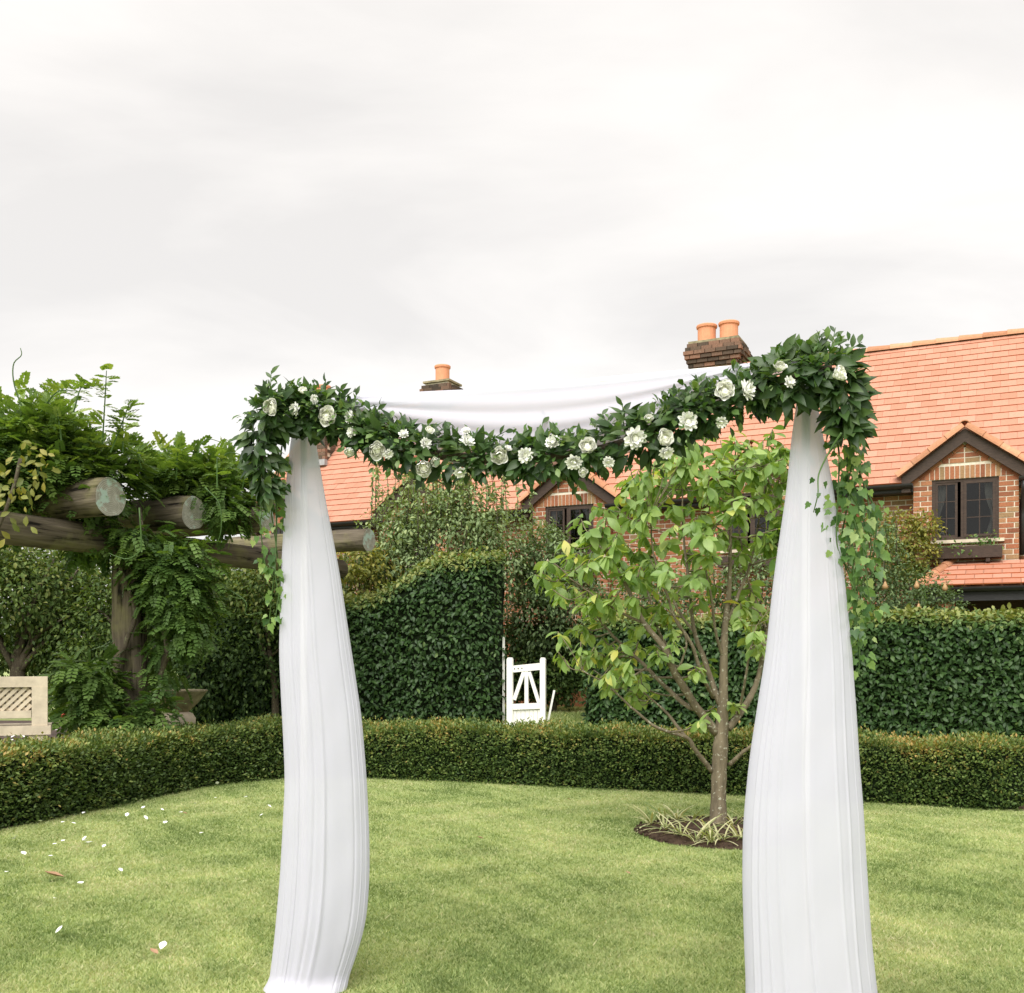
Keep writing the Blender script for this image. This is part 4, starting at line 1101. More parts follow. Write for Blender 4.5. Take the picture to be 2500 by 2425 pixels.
# turning leaves at the left edge
p, d, tn = clumped([blob(40, 1160, 10.2, 55, 60, .3), blob(20, 1220, 10.2, 40, 60, .3), blob(60, 1110, 10.3, 50, 30, .3)], 26, 4, .09); n = len(p)
vy = thing('grape_vine', (-5.4, 10.2, .3), 'yellow and russet vine leaves hanging over the log at the picture edge', 'vine')
leaves(vy, T_SPR, 'yv', M['yellow'], p, frames(nrm(rand_dirs(n) + np.array([0, -.2, -.7])), nrm(rand_dirs(n)*.4 + np.array([0, -1, .5]))), U(.06, .115, n), U(0, .8, n), n)
mb = MB(); mb.tube(spline([(-5.5, 10.25, .25), (-5.55, 10.2, 1.6), P(20, 1230, 10.2), P(50, 1120, 10.25)], 20), .02, 6); mb.build('stem', M['bark2'], vy, smooth=True)

# ------------------------------------------------------------------ stone bench, bird bath, path, gate
bY = 10.1; bpr = P(116, 1655, bY + .25)
bdir = nrm(np.array([1.0, .42, 0])); brz = math.atan2(bdir[1], bdir[0])
bz = .30
bench = thing('stone_bench', (bpr[0], bpr[1], bz), 'cream cast stone bench with woven lattice back behind the low hedge', 'bench', rz=brz)
BLN = 1.75; H0, H1, H2, H3 = .40, .49, .57, .985      # seat underside, seat top, back rail, back top   (local: x to the left is negative)
def lb(name, boxes, mat='stone', parent=None):
    mb = MB()
    for lo, hi in boxes: mb.box(lo, hi)
    return mb.build(name, M[mat], parent or bench, local=True)
lb('seat', [((-BLN - .03, -.02, H0), (.03, .5, H1))])
o_ = lb('back_rail', [((-BLN, 0, H3 - .105), (0, .10, H3))]); 
lb('back_rail', [((-BLN + .15, 0.001, H2), (-.15, .099, H2 + .075))])
for x in (-BLN, -.145): lb('back_post', [((x, -.004, H1 + .001), (x + .145, .104, H3 - .105))])
lb('lower_rail', [((-BLN + .12, .012, .20), (-.12, .09, .27))])
for x in (-BLN + .02, -.17): lb('leg', [((x, .0, 0), (x + .14, .46, H0))])
lb('lattice_ground', [((-BLN + .146, .078, H2 + .076), (-.146, .092, H3 - .106))])
# woven lattice: slanting straps crossing at two depths
xa_, xb_, za_, zb_ = -BLN + .15, -.15, H2 + .078, H3 - .108
for sg_, yy_ in ((1, .034), (-1, .052)):
    q = xa_ - (zb_ - za_)
    while q < xb_ + (zb_ - za_):
        p0, p1 = (q, za_), (q + sg_*(zb_ - za_), zb_)
        t0, t1 = 0.0, 1.0
        dx_ = p1[0] - p0[0]
        for lim, up_ in ((xa_, dx_ > 0), (xb_, dx_ < 0)):
            t_ = (lim - p0[0])/dx_
            if up_: t0 = max(t0, t_)
            else: t1 = min(t1, t_)
        if t1 - t0 > .12:
            mb = MB(); mb.bar((p0[0] + dx_*t0, yy_, za_ + (zb_ - za_)*t0), (p0[0] + dx_*t1, yy_, za_ + (zb_ - za_)*t1), .034, .017, (0, 1, 0)); mb.build('strap', M['stone'], bench, local=True)
        q += .074

bb = P(437, 1745, 13.0); zb = gz(bb[0], bb[1])
bath = thing('bird_bath', (bb[0], bb[1], zb), 'shallow mossy stone bird bath bowl on a pale pedestal', 'bird bath')
mb = MB(); mb.lathe([(.06, .77), (.12, .785), (.24, .9), (.34, 1.035), (.355, 1.05), (.345, 1.06), (.32, 1.05), (.2, .93), (.05, .88)], (bb[0], bb[1], 0), 32); mb.build('bowl', M['stonebowl'], bath, smooth=True)
mb = MB(); mb.lathe([(.22, zb - .03), (.22, zb + .1), (.16, zb + .14), (.15, zb + .2), (.2, .62), (.205, .7), (.17, .76), (.1, .79)], (bb[0], bb[1], 0), 28); mb.build('pedestal', M['stone'], bath, smooth=True)

# dark paving behind the bench
V = []; 
pa = [(-7.9, 12.6), (-5.3, 13.2), (-5.1, 16.0), (-9.0, 16.2)]
zp = [gz(*q) + .012 for q in pa]
N_ = 14; grid = []
for i in range(N_):
    for j in range(N_):
        u, v = i/(N_-1), j/(N_-1); q = (1-u)*(1-v)*np.array(pa[0]) + u*(1-v)*np.array(pa[1]) + u*v*np.array(pa[2]) + (1-u)*v*np.array(pa[3])
        grid.append((q[0], q[1], gz(q[0], q[1]) + .012))
tag(obj('path', make_mesh('path', grid, [(i*N_+j, (i+1)*N_+j, (i+1)*N_+j+1, i*N_+j+1) for i in range(N_-1) for j in range(N_-1)]), M['paving']), kind='structure')
ap = P(153, 1757, 17.0); ap[2] = gz(ap[0], ap[1]) + .045
mb = MB(); mb.lathe([(.01, -.045), (.03, -.042), (.05, -.01), (.048, .02), (.03, .04), (.008, .034)], ap, 14); tag(mb.build('apple', M['applered'], smooth=True), 'red windfall apple lying on the ground behind the stone bench', 'apple')

# white garden gate, standing open
gp = P(1285, 1700, 15.0); gzz = gz(gp[0], gp[1])
GW, GH = .58, 1.08
gate = thing('garden_gate', (gp[0], gp[1], gzz + .02), 'white wooden garden gate with diagonal braces standing open between tall hedges', 'gate', rz=math.radians(-14))
def gb(name, fn, parent=None):
    mb = MB(); fn(mb); return mb.build(name, M['white'], parent or gate, local=True)
def stile(mb, x, w, h):
    V = []; prof = [(-w/2, 0), (w/2, 0), (w/2, h - .03), (w*.3, h), (-w*.3, h), (-w/2, h - .03)]
    V = [(x + a_, -.035, b_) for a_, b_ in prof] + [(x + a_, .035, b_) for a_, b_ in prof]
    mb.add(V, [(0, 1, 2, 3, 4, 5), (11, 10, 9, 8, 7, 6)] + [(i, i + 6, (i+1) % 6 + 6, (i+1) % 6) for i in range(6)])
gb('stile', lambda m_: stile(m_, -GW/2 + .045, .09, GH)); gb('stile', lambda m_: stile(m_, GW/2 - .04, .08, GH))
gb('rail', lambda m_: m_.bar((-GW/2 + .09, 0, GH - .17), (GW/2 - .08, 0, GH - .13), .10, .055, (0, 1, 0)))
gb('rail', lambda m_: m_.bar((-GW/2 + .09, 0, .355), (GW/2 - .08, 0, .375), .085, .05, (0, 1, 0)))
gb('rail', lambda m_: m_.bar((-GW/2 + .09, 0, .06), (GW/2 - .08, 0, .06), .09, .05, (0, 1, 0)))
gb('mullion', lambda m_: m_.bar((.005, 0, .40), (.005, 0, GH - .195), .055, .045, (0, 1, 0)))
gb('brace', lambda m_: m_.bar((-GW/2 + .11, -.003, .46), (-.035, -.003, GH - .21), .055, .04, (0, 1, 0)))
gb('brace', lambda m_: m_.bar((GW/2 - .10, -.003, .42), (.045, -.003, GH - .21), .05, .04, (0, 1, 0)))
for i in range(7):
    x = -GW/2 + .115 + i*.062
    gb('board', lambda m_, x=x: m_.bar((x, .012, .10), (x, .012, .325), .058, .018, (0, 1, 0)))
for i in range(3):
    mb = MB(); c_ = np.array([-GW/2 + .12 + .055*i, -.034, GH - .165 + .004*i]); mb.tube([c_, c_ + np.array([0, .01, 0])], .009, 8); mb.build('bolt', M['black'], gate, local=True)
o2 = P(1229.5, 1640, 15.75)
g2 = thing('gate_post', (o2[0], o2[1], gzz), 'thin white gate post half hidden by the hump of the tall hedge', 'post')
mb = MB(); mb.box((o2[0] - .018, o2[1] - .018, gzz), (o2[0] + .018, o2[1] + .018, P(1230, 1553, 15.1)[2])); mb.build('post', M['white'], g2)
mb = MB(); mb.bar(P(1337, 1765, 15.3), P(1353, 1686, 15.4), .03, .05, (0, 1, 0)); q = P(1337, 1765, 15.3); mb.bar((q[0] - .012, q[1], gz(q[0], q[1])), q, .03, .05, (0, 1, 0))
tag(mb.build('leaning_stake', M['white']), 'white wooden stake leaning beside the open gate', 'stake')

# ------------------------------------------------------------------ the spreading young tree on the lawn
TY = 8.70
def C7(x, y, Y=TY): return P(1250 + x/1.81, 1050 + y/1.81, Y)
tree = thing('magnolia_tree', (C7(912, 1765)[0], TY, 0), 'young spreading tree with large glossy leaves in the round bed on the lawn', 'tree')
mb = MB(); tr = [C7(914, 1790), C7(912, 1740), C7(912, 1640), C7(915, 1520), C7(920, 1420), C7(928, 1300), C7(934, 1150), C7(936, 1000), C7(942, 860, TY + .04), C7(960, 700, TY + .05), C7(965, 500, TY), C7(970, 340, TY - .05), C7(985, 180, TY - .08)]
trs = spline(tr, 60); tr_r = np.interp(np.linspace(0, 12, 60), range(13), [.11, .08, .067, .064, .066, .055, .04, .034, .028, .02, .014, .010, .007])
tr_r = tr_r * (1 + rng.normal(0, .03, 60))
mb.tube(trs, tr_r, 14); mb.build('trunk', M['bark'], tree, smooth=True)
BRS = [([(905, 1340, 0), (800, 1210, -.15), (720, 1080, -.25), (660, 960, -.3), (570, 850, -.3), (500, 700, -.35), (440, 600, -.4), (360, 500, -.45)], .045, .009),
       ([(918, 1215, 0), (850, 1010, .1), (810, 900, .12), (790, 770, .15), (770, 600, .2), (755, 450, .22), (748, 240, .25)], .03, .007),
       ([(885, 1510, 0), (800, 1400, -.1), (765, 1360, -.15), (640, 1320, -.25), (540, 1240, -.3), (430, 1140, -.35), (310, 1065, -.4)], .026, .005),
       ([(770, 1362, -.13), (700, 1270, -.05), (650, 1220, .02), (570, 1150, .1)], .02, .006),
       ([(955, 1320, 0), (1040, 1210, .1), (1090, 1100, .15), (1130, 900, .2), (1190, 700, .25), (1230, 500, .25)], .04, .008),
       ([(960, 1480, 0), (1040, 1410, -.1), (1130, 1360, -.2), (1230, 1200, -.25)], .024, .006),
       ([(830, 1240, -.1), (760, 1210, -.1), (660, 1120, 0), (560, 1020, .1), (470, 930, .15), (400, 850, .2), (280, 680, .2), (190, 590, .2)], .028, .006),
       ([(935, 1010, 0), (900, 900, -.1), (880, 780, -.2), (860, 620, -.3), (850, 480, -.35)], .018, .006),
       ([(942, 870, .03), (1000, 720, .1), (1040, 620, .15), (1080, 420, .2), (1110, 240, .2)], .02, .006),
       ([(720, 1080, -.25), (760, 1000, -.35), (770, 930, -.4), (740, 860, -.45), (700, 800, -.5)], .012, .005),
       ([(860, 1280, .05), (750, 1130, .3), (700, 980, .4), (640, 850, .45), (590, 640, .5), (560, 480, .55)], .026, .006),
       ([(1000, 1255, .04), (1030, 1100, -.2), (1060, 960, -.3), (1090, 860, -.35)], .016, .005),
       ([(890, 1180, -.05), (850, 1100, -.25), (800, 950, -.35), (740, 860, -.4), (690, 720, -.45), (640, 560, -.5), (620, 380, -.5)], .022, .006),
       ([(570, 850, -.3), (470, 800, -.4), (380, 740, -.5), (260, 660, -.55)], .014, .005),
       ([(810, 900, .12), (720, 780, .3), (660, 640, .4), (560, 420, .5), (520, 260, .5)], .016, .005),
       ([(1130, 900, .2), (1060, 700, .35), (1020, 500, .4), (1000, 300, .4)], .016, .005)]
bp, br_ = [trs[18:]], [tr_r[18:]]
for pts, r0, r1 in BRS:
    q = spline([C7(x, y, TY + dz) for x, y, dz in pts], 7*len(pts)); rr = .85*np.linspace(r0, r1, len(q))*(1 + rng.normal(0, .03, len(q)))
    q[3:] += np.cumsum(rng.normal(0, .002, (len(q) - 3, 3)), 0)
    mb = MB(); mb.tube(q, rr, 9); mb.build('branch', M['bark'], tree, smooth=True); bp.append(q[2:]); br_.append(rr[2:])
bp = np.vstack(bp); br_ = np.concatenate(br_)
CL = [(130,640),(160,590),(200,660),(230,500),(290,560),(330,480),(300,390),(390,440),(360,350),(420,400),(460,350),(500,400),(540,330),(560,400),(500,230),(560,190),(560,260),(620,200),(640,260),(680,160),(700,250),(760,200),(740,120),(820,140),(800,260),(880,110),(900,200),(870,250),(950,140),(960,220),(1000,320),(1010,160),(1060,110),(1080,230),(1140,160),(1180,230),(1110,320),(1170,300),(1190,120),(1050,60),(1110,60),(920,60),(1200,80),(860,570),(880,690),(740,720),(840,640),(790,540),(1050,690),(560,540),(640,520),(600,560),(690,500),(780,430),(900,470),(940,480),(850,380),(720,370),(660,350),(600,460),(420,550),(480,620),(350,600),(260,640),(180,720),(270,700),(330,750),(400,760),(450,780),(480,720),(550,640),(620,620),(310,890),(400,930),(260,890),(480,960),(530,960),(340,1000),(290,990),(230,1020),(520,1090),(570,1080),(560,1120),(500,1040),(420,1140),(520,1190),(560,1180),(590,850),(640,820),(690,830),(710,890),(640,990),(690,1000),(1040,930),(1050,870),(1000,840),(820,1080),(870,1050),(880,1260),(970,1220),(1100,900),(1110,950),(1010,780),(1040,800),
      (1240,180),(1280,260),(1300,380),(1260,420),(1320,520),(1250,620),(1300,700),(1200,420),(1160,480),(1220,560),(700,60),(800,60),(640,110),(860,20),(980,20),(1150,10),(1060,190),(680,230),(590,310),(450,480),(380,520),(250,570)]
for _ in range(130):
    _x = U(330, 1290); _lo = 40 + 430*max(0, (760 - _x)/430)**1.3; CL.append((_x, _lo + U(0, 1)**1.2*(760 if _x < 850 else 520)))
for (_x, _y) in [q for q in CL[:105] if q[1] > 560]:
    CL.append((_x + rng.normal(0, 40), _y + rng.normal(0, 35)))
tw_, lp, la, ln_, ls, lr = MB(), [], [], [], [], []
for (x, y) in CL:
    side = abs(x - 720)/700
    Yc = TY + U(-1, 1)*.85*max(.25, 1 - side*.7)
    t = C7(x, y - 14, Yc)
    dd = np.linalg.norm(bp - t, axis=1) + np.where(bp[:, 2] > t[2] - .02, .6, 0)
    i = int(np.argmin(dd)); s_ = bp[i]
    mid = (s_ + t)/2 + np.array([0, 0, -.04]) + rng.normal(0, .02, 3)
    c_ = spline([s_, mid, t], 10); tw_.tube(c_, np.linspace(min(br_[i]*.7, .012), .0045, 10), 6)
    ow = nrm((t - np.array([C7(912, 900)[0], TY, t[2] - .3])) * np.array([1, 1, .5]))
    m_ = int(U(8, 14)); a0_ = U(0, 6.28)
    small = y > 800
    for k in range(m_):
        az = a0_ + k*2.4; f = U(.72, 1.0) if k > 1 else 1
        ax = nrm(np.array([math.cos(az), math.sin(az), 0]) + ow*.5 + np.array([0, 0, U(-1.5, .15)]))
        lp.append(c_[int(f*9)]); la.append(ax); ln_.append(nrm(np.array([0, 0, 1.]) + ow*.5 + rng.normal(0, .45, 3))); ls.append(U(.08, .17)*(.85 if small else 1)); lr.append(np.clip(rng.normal(.52 if y < 700 else .62, .18) + (.25 if U(0, 1) < .07 else 0), 0, .99))
tag(tw_.build('twig', M['bark'], tree, smooth=True), kind='stuff')
lp, la, ln_, ls, lr = map(np.array, (lp, la, ln_, ls, lr)); R_ = frames(la, ln_)
hid = (((lp[:, 0]/lp[:, 1]) > .27)*100.0) + lp[:, 1]
half = rng.random(len(lp)) < .5
ordr = np.argsort(hid)
one, rst = ordr[:300], ordr[300:]
for idx, tm, kk in ((one[::2], T_MAG, 'm1'), (one[1::2], T_MAG2, 'm2')):
    leaves(tree, tm, kk, M['magnolia'], lp[idx], R_[idx], ls[idx], lr[idx], len(idx))
leaves(tree, T_MAG, 'm1', M['magnolia'], lp[rst], R_[rst], ls[rst], lr[rst], 0)

# striped lily-turf clumps round the trunk
T_BL = leaf_template([.030, .034, .03, .02], .55, .35)
lab = 'pale striped arching leaf clump growing in the round soil bed'
for (px, py) in [(1590, 2020), (1625, 2035), (1660, 2050), (1690, 2025), (1650, 2012), (1720, 2045), (1700, 2062), (1790, 2035), (1805, 2060), (1760, 2062), (1830, 2030), (1620, 2010), (1850, 2055), (1740, 2070)]:
    Yg = EYE*F/(py - HY) ; Yg = min(max(Yg, 8.05), 9.25); q = P(px, py, Yg); q[2] = .045
    cl = thing('lily_turf', q, lab, 'plant', 'striped clumps in the tree bed')
    n = 16; az = U(0, 6.28, n); el = U(.35, 1.2, n)
    ax = np.stack([np.cos(az)*np.cos(el), np.sin(az)*np.cos(el), np.sin(el)], -1)
    leaves(cl, T_BL, 'blade', M['stripe'], q + np.stack([rng.normal(0, .015, n), rng.normal(0, .015, n), np.zeros(n) - .02], -1), frames(ax, np.tile([0, 0, 1.], (n, 1)) + ax*.1), U(.18, .31, n), U(0, 1, n), n, name='blade')

# ------------------------------------------------------------------ wedding arch
AL, AR = P(742, 996, 4.6), P(1968, 886, 3.89)
ZB = (AL[2] + AR[2])/2; AL[2] = AR[2] = ZB
ab = nrm(AR - AL); an = np.array([ab[1], -ab[0], 0]); an = an if an[1] < 0 else -an       # an points to the camera side
arch = thing('arch_frame', (*(AL[:2] + AR[:2])/2, 0), 'slim white metal frame of the wedding arch inside the drapes', 'arch frame')
for q in (AL, AR):
    mb = MB(); mb.tube([(q[0], q[1], .012), (q[0], q[1], ZB)], .016, 12); mb.build('post', M['white'], arch, smooth=True)
    mb = MB(); mb.box((q[0] - .15, q[1] - .15, .0), (q[0] + .15, q[1] + .15, .012)); mb.build('base_plate', M['white'], arch)
mb = MB(); mb.tube([AL - ab*.06, AR + ab*.06], .016, 12); mb.build('crossbar', M['white'], arch, smooth=True)

def drape(label, post, rows, foot, seed):
    """a gathered length of cloth hung round its post: rows = (pixel row, left, right) outlines at the post's distance"""
    r_ = np.random.default_rng(seed)
    Y = post[1]; rows = np.array(rows, float)
    zt, zbm = EYE + (HY - rows[0, 0])*Y/F, 0.012
    nz, na = 110, 640
    z = np.linspace(zt, zbm, nz); pr = HY - (z - EYE)*F/Y
    def sm(col):
        v = np.interp(pr, rows[:, 0], rows[:, col]); k = np.ones(7)/7
        return np.convolve(np.pad(v, 3, mode='edge'), k, 'valid')
    xl, xr = (sm(1) - CX)*Y/F, (sm(2) - CX)*Y/F
    th = np.linspace(0, 2*np.pi, na, endpoint=False)
    ph = r_.uniform(0, 6.28, 6); NR = 34; rt = r_.uniform(0, 6.28, NR); rw = r_.uniform(.012, .05, NR); ra = r_.uniform(.008, .045, NR)*r_.choice([-1, 1, 1], NR); rs = r_.uniform(-.15, .15, NR)
    V = np.zeros((nz, na, 3))
    for i in range(nz):
        f = i/(nz - 1); w = (xr[i] - xl[i])/2; c = (xr[i] + xl[i])/2
        amp = (.03 + .03*f)
        fold = .6*amp*(.40*np.sin(7*th + ph[0] + .7*np.sin(2.2*f + ph[1])) + .22*np.sin(12*th + ph[2] - 1.0*f) + .3*np.sin(4*th + ph[4] + 1.2*f))
        for q_ in range(len(rt)):
            dd_ = (th - rt[q_] - rs[q_]*f + np.pi) % (2*np.pi) - np.pi
            fold = fold + ra[q_]*np.exp(-(dd_/rw[q_])**2)*min(1, f*4 + .25)
        dpt = w*(.42 + .15*f)
        x = c + w*np.cos(th)*(1 + .25*fold); y = Y + dpt*np.sin(th)*(1 + 1.4*fold)
        wr = .006*np.sin(40*f + 3*th + ph[5])*np.sin(13*f + 2*np.cos(th))*np.clip(f*3, 0, 1)
        V[i, :, 0] = x; V[i, :, 1] = y + .25*wr; V[i, :, 2] = z[i]
    # the hem spreads where it meets the grass
    k = np.clip((.05 - V[..., 2])/.05, 0, 1)
    V[..., 0] += k*foot[0]*.06 + k*.015*np.cos(th)[None]; V[..., 1] += k*foot[1]*.04 + k*.02*np.sin(th)[None]
    i = np.arange(nz - 1)[:, None]; j = np.arange(na)[None]
    T = np.stack([i*na + j, (i+1)*na + j, (i+1)*na + (j+1) % na, i*na + (j+1) % na], -1).reshape(-1, 4)
    o = obj('drape', make_mesh('drape', V.reshape(-1, 3), T, smooth=True), M['chiffon'])
    return tag(o, label, 'drape', 'white drapes of the arch')
drape('white chiffon drape on the arch post beside the pergola', AL, [(985, 728, 758), (1050, 714, 766), (1120, 704, 778), (1200, 697, 791), (1400, 687, 829), (1600, 682, 859), (1750, 690, 882), (1900, 697, 894), (2050, 690, 901), (2150, 684, 901), (2250, 675, 893), (2330, 667, 871), (2420, 655, 838)], (-.15, -1), 3)
drape('wide white chiffon drape on the arch post beside the spreading tree', AR, [(880, 1955, 1985), (965, 1948, 1993), (1050, 1934, 2006), (1200, 1920, 2036), (1400, 1890, 2060), (1600, 1869, 2080), (1750, 1845, 2090), (1850, 1830, 2096), (2000, 1815, 2108), (2150, 1812, 2116), (2300, 1817, 2126), (2425, 1822, 2140), (2560, 1815, 2160)], (.2, -1), 8)

# swag of the same cloth over the bar
nu, nv = 90, 46
V = np.zeros((nu, nv, 3))
for i in range(nu):
    u = i/(nu - 1); c = AL + (AR - AL)*u
    d_ = .03 + .355*(4*u*(1-u))**1.8
    lift = .014*math.sin(u*math.pi*2.2) - .012*4*u*(1-u)
    for j in range(nv):
        v = j/(nv - 1)
        if v < .25:   # back fall
            q = (.25 - v)/.25; off_ = -.03 - .05*q; zz = -d_*.72*q
        else:
            q = (v - .25)/.75; off_ = .022 + .045*math.sin(q*2.6)*(4*u*(1-u)) + .006*math.sin(q*26 + 3*u + 1.5*math.sin(4*u))*min(1, q*4); zz = -d_*q
        V[i, j] = c + an*off_ + np.array([0, 0, zz + .02 + lift + .002*math.sin(q*31 + 7*u)*min(1, q*4)])
i = (np.arange(nu-1)[:, None]*nv + np.arange(nv-1)[None]).ravel()
tag(obj('swag_cloth', make_mesh('swag_cloth', V.reshape(-1, 3), np.stack([i, i+nv, i+nv+1, i+1], -1), smooth=True), M['chiffon']), 'white chiffon swag sagging from the crossbar behind the flower garland', 'cloth')

# ------------------------------------------------------------------ flower garland
def GD_(px, py, f=.13):
    u = np.clip((px - 742)/(1968 - 742), 0, 1); Y = AL[1] + (AR[1] - AL[1])*u
    # the row of the bar is linear in 1/depth; close enough for the garland hung in front of it
    return P(px, py, Y - f)
gar = thing('flower_garland', (*(AL[:2] + AR[:2])/2, 0), 'leafy garland of dark foliage with white flowers draped along the arch', 'garland')
gl = [(648, 1020), (700, 1003), (760, 1008), (830, 1030), (900, 1062), (980, 1092), (1080, 1112), (1200, 1122), (1320, 1118), (1440, 1104), (1560, 1070), (1660, 1030), (1760, 988), (1860, 950), (1950, 915), (2030, 905)]
gc = spline([GD_(x, y) for x, y in gl], 220)
mb = MB(); mb.tube(gc, .02, 8); mb.build('stem', M['twig'], gar, smooth=True)
dl = spline([GD_(655, 1015), GD_(640, 1080), GD_(642, 1140), GD_(655, 1210)], 40); dr = spline([GD_(2030, 900), GD_(2055, 960), GD_(2064, 1010), GD_(2066, 1065)], 40)
for q in (dl, dr): mb = MB(); mb.tube(q, .012, 7); mb.build('stem', M['twig'], gar, smooth=True)
gp_, ga_, gn_, gs_, gr_ = [], [], [], [], []
def foliage(curve, n, rad, size, t_bias, keep, tint, downbias=0.0):
    m = len(curve); i = rng.integers(0, m, n); tg = nrm(np.gradient(curve, axis=0))[i]
    d = rand_dirs(n); d -= (d*tg).sum(1)[:, None]*tg; d = nrm(d + np.array([0, -.45, 0]))
    q = U(.15, 1, n)**.6; R0 = rad(i/m)
    p = curve[i] + d*(R0*q)[:, None]
    dp = d - .5*(d @ an)[:, None]*an
    a = nrm(dp*.9 + tg*(rng.choice([-1, 1], n)*t_bias)[:, None] + rand_dirs(n)*.4 + np.array([0, 0, -downbias]))
    nn = nrm(d*.35 + an*.75 + np.array([0, 0, .5]) + rand_dirs(n)*.75)
    gp_.append(p); ga_.append(a); gn_.append(nn); gs_.append(U(size[0], size[1], n)); gr_.append(np.clip(tint + rng.normal(0, .2, n) + .15*(d[:, 2]), 0, .99))
foliage(gc, 1900, lambda f: .07 + .018*np.sin(f*22) + .012*np.sin(f*51) + .006*(f > .88), (.036, .100), .55, None, .46, .12)
foliage(dl, 190, lambda f: .075 - .045*f, (.055, .095), .3, None, .46, .5)
foliage(dr, 240, lambda f: .075 - .05*f, (.04, .105), .3, None, .46, .4)
gp0, ga0, gn0, gs0, gr0 = map(np.concatenate, (gp_, ga_, gn_, gs_, gr_))
# upright sprays at the ends and along the top
def spray(a_, b_, n, size, mat_r=.5):
    c_ = spline([a_, (a_ + b_)/2 + rng.normal(0, .012, 3), b_], 12); mb = MB(); mb.tube(c_, np.linspace(.003, .0015, 12), 5); mb.build('sprig_stem', M['sprig'], gar)
    P2, A2, N2, S2, R2 = [], [], [], [], []
    tg = nrm(b_ - a_)
    for k in range(n):
        f = .15 + .85*k/(n - 1 + 1e-6); s = -1 if k % 2 else 1
        sd = nrm(np.cross(tg, an) * s + an*rng.normal(0, .5)); P2.append(c_[int(f*11)]); A2.append(nrm(tg*.9 + sd*.75)); N2.append(nrm(an + rng.normal(0, .4, 3))); S2.append(U(*size)*(1.1 - .35*f)); R2.append(np.clip(rng.normal(mat_r, .18), 0, .99))
    return P2, A2, N2, S2, R2
ext = [[], [], [], [], []]
for (x0, y0, x1, y1, n) in [(660, 1000, 662, 905, 9), (655, 1010, 640, 945, 7), (690, 990, 700, 935, 7), (640, 1030, 622, 985, 6), (1985, 900, 2005, 815, 9), (2010, 900, 2040, 800, 10), (2030, 890, 2075, 840, 8), (2040, 900, 2105, 835, 8), (2050, 950, 2100, 930, 6), (2060, 1000, 2105, 1010, 6), (1330, 1090, 1332, 1010, 4),
                            (1470, 1080, 1465, 1010, 5), (1630, 1010, 1650, 955, 6), (1640, 1030, 1630, 960, 5), (1700, 1000, 1705, 920, 6), (1800, 950, 1805, 890, 6), (1525, 1060, 1520, 985, 4), (860, 1010, 870, 955, 4), (900, 1030, 930, 985, 4), (1120, 1090, 1065, 1035, 4), (1180, 1090, 1240, 1050, 5), (825, 1000, 830, 950, 5), (1300, 1150, 1280, 1200, 5), (1400, 1150, 1402, 1210, 4), (1060, 1140, 1030, 1180, 4), (1560, 1110, 1620, 1150, 5), (1850, 930, 1895, 870, 7), (1910, 905, 1945, 850, 7), (780, 1000, 795, 925, 6), (960, 1120, 985, 1150, 4)]:
    for l_, v_ in zip(ext, spray(GD_(x0, y0), GD_(x1, y1, .10 + U(-.05, .08)), n, (.045, .075), .5)): l_ += v_
gp0 = np.vstack([gp0, np.array(ext[0])]); ga0 = np.vstack([ga0, np.array(ext[1])]); gn0 = np.vstack([gn0, np.array(ext[2])]); gs0 = np.concatenate([gs0, ext[3]]); gr0 = np.concatenate([gr0, ext[4]])
vis = -((gp0 - gc.mean(0)) @ an)*1.0 - gs0*2 + U(0, .05, len(gp0))
leaves(gar, T_RUS, 'rus', M['ruscus'], gp0, frames(ga0, gn0), gs0, gr0, 300, order=vis)
# small pale sprigs tucked between
NS_ = 1500
i = rng.integers(0, 220, NS_); d = nrm(rand_dirs(NS_) + np.array([0, -.6, .35])); p = gc[i] + d*U(.06, .125, NS_)[:, None]
p += (np.sin(i*.21) > -.1)[:, None]*0
leaves(gar, T_SPR, 'spr', M['sprig'], p, frames(nrm(d + rand_dirs(NS_)*.6), nrm(d*.5 + np.array([0, -.3, .7]) + rand_dirs(NS_)*.4)), U(.02, .05, NS_), U(.0, .9, NS_), 0, mass='sprig_leaves')

# flowers
def petal_mesh(name, w, L, cup, curl, n=4, mat='petal'):
    V = []; T = []
    for i in range(n + 1):
        y = i/n; ww = w*math.sin(math.pi*min(.96, .12 + .78*y))**.8
        for j in range(5):
            g = (j - 2)/2; V.append((ww*g, L*(y*math.cos(curl*y)), cup*(g*g)*ww + L*(.55*y*y*math.sin(curl))))
    for i in range(n):
        for j in range(4): T.append((i*5+j, i*5+j+1, (i+1)*5+j+1, (i+1)*5+j))
    me = make_mesh(name, V, T, smooth=True); me.materials.append(M[mat]); return me
PR_ = petal_mesh('petal', .020, .042, .9, .55, mat='cream'); PW = petal_mesh('petal', .023, .045, .9, .55); PD = petal_mesh('petal', .0085, .036, .5, .35); PB = petal_mesh('petal', .017, .034, 1.1, .9, mat='cream')
bud = MB(); bud.lathe([(.004, -.02), (.012, -.012), (.014, .0), (.010, .016), (.004, .024)], k=12); BUD = bud.mesh('rose', True); BUD.materials.append(M['cream'])
eye = MB(); eye.lathe([(.003, -.012), (.008, -.006), (.010, .004), (.005, .009)], k=10); EYEM = eye.mesh('daisy', True); EYEM.materials.append(M['cream'])
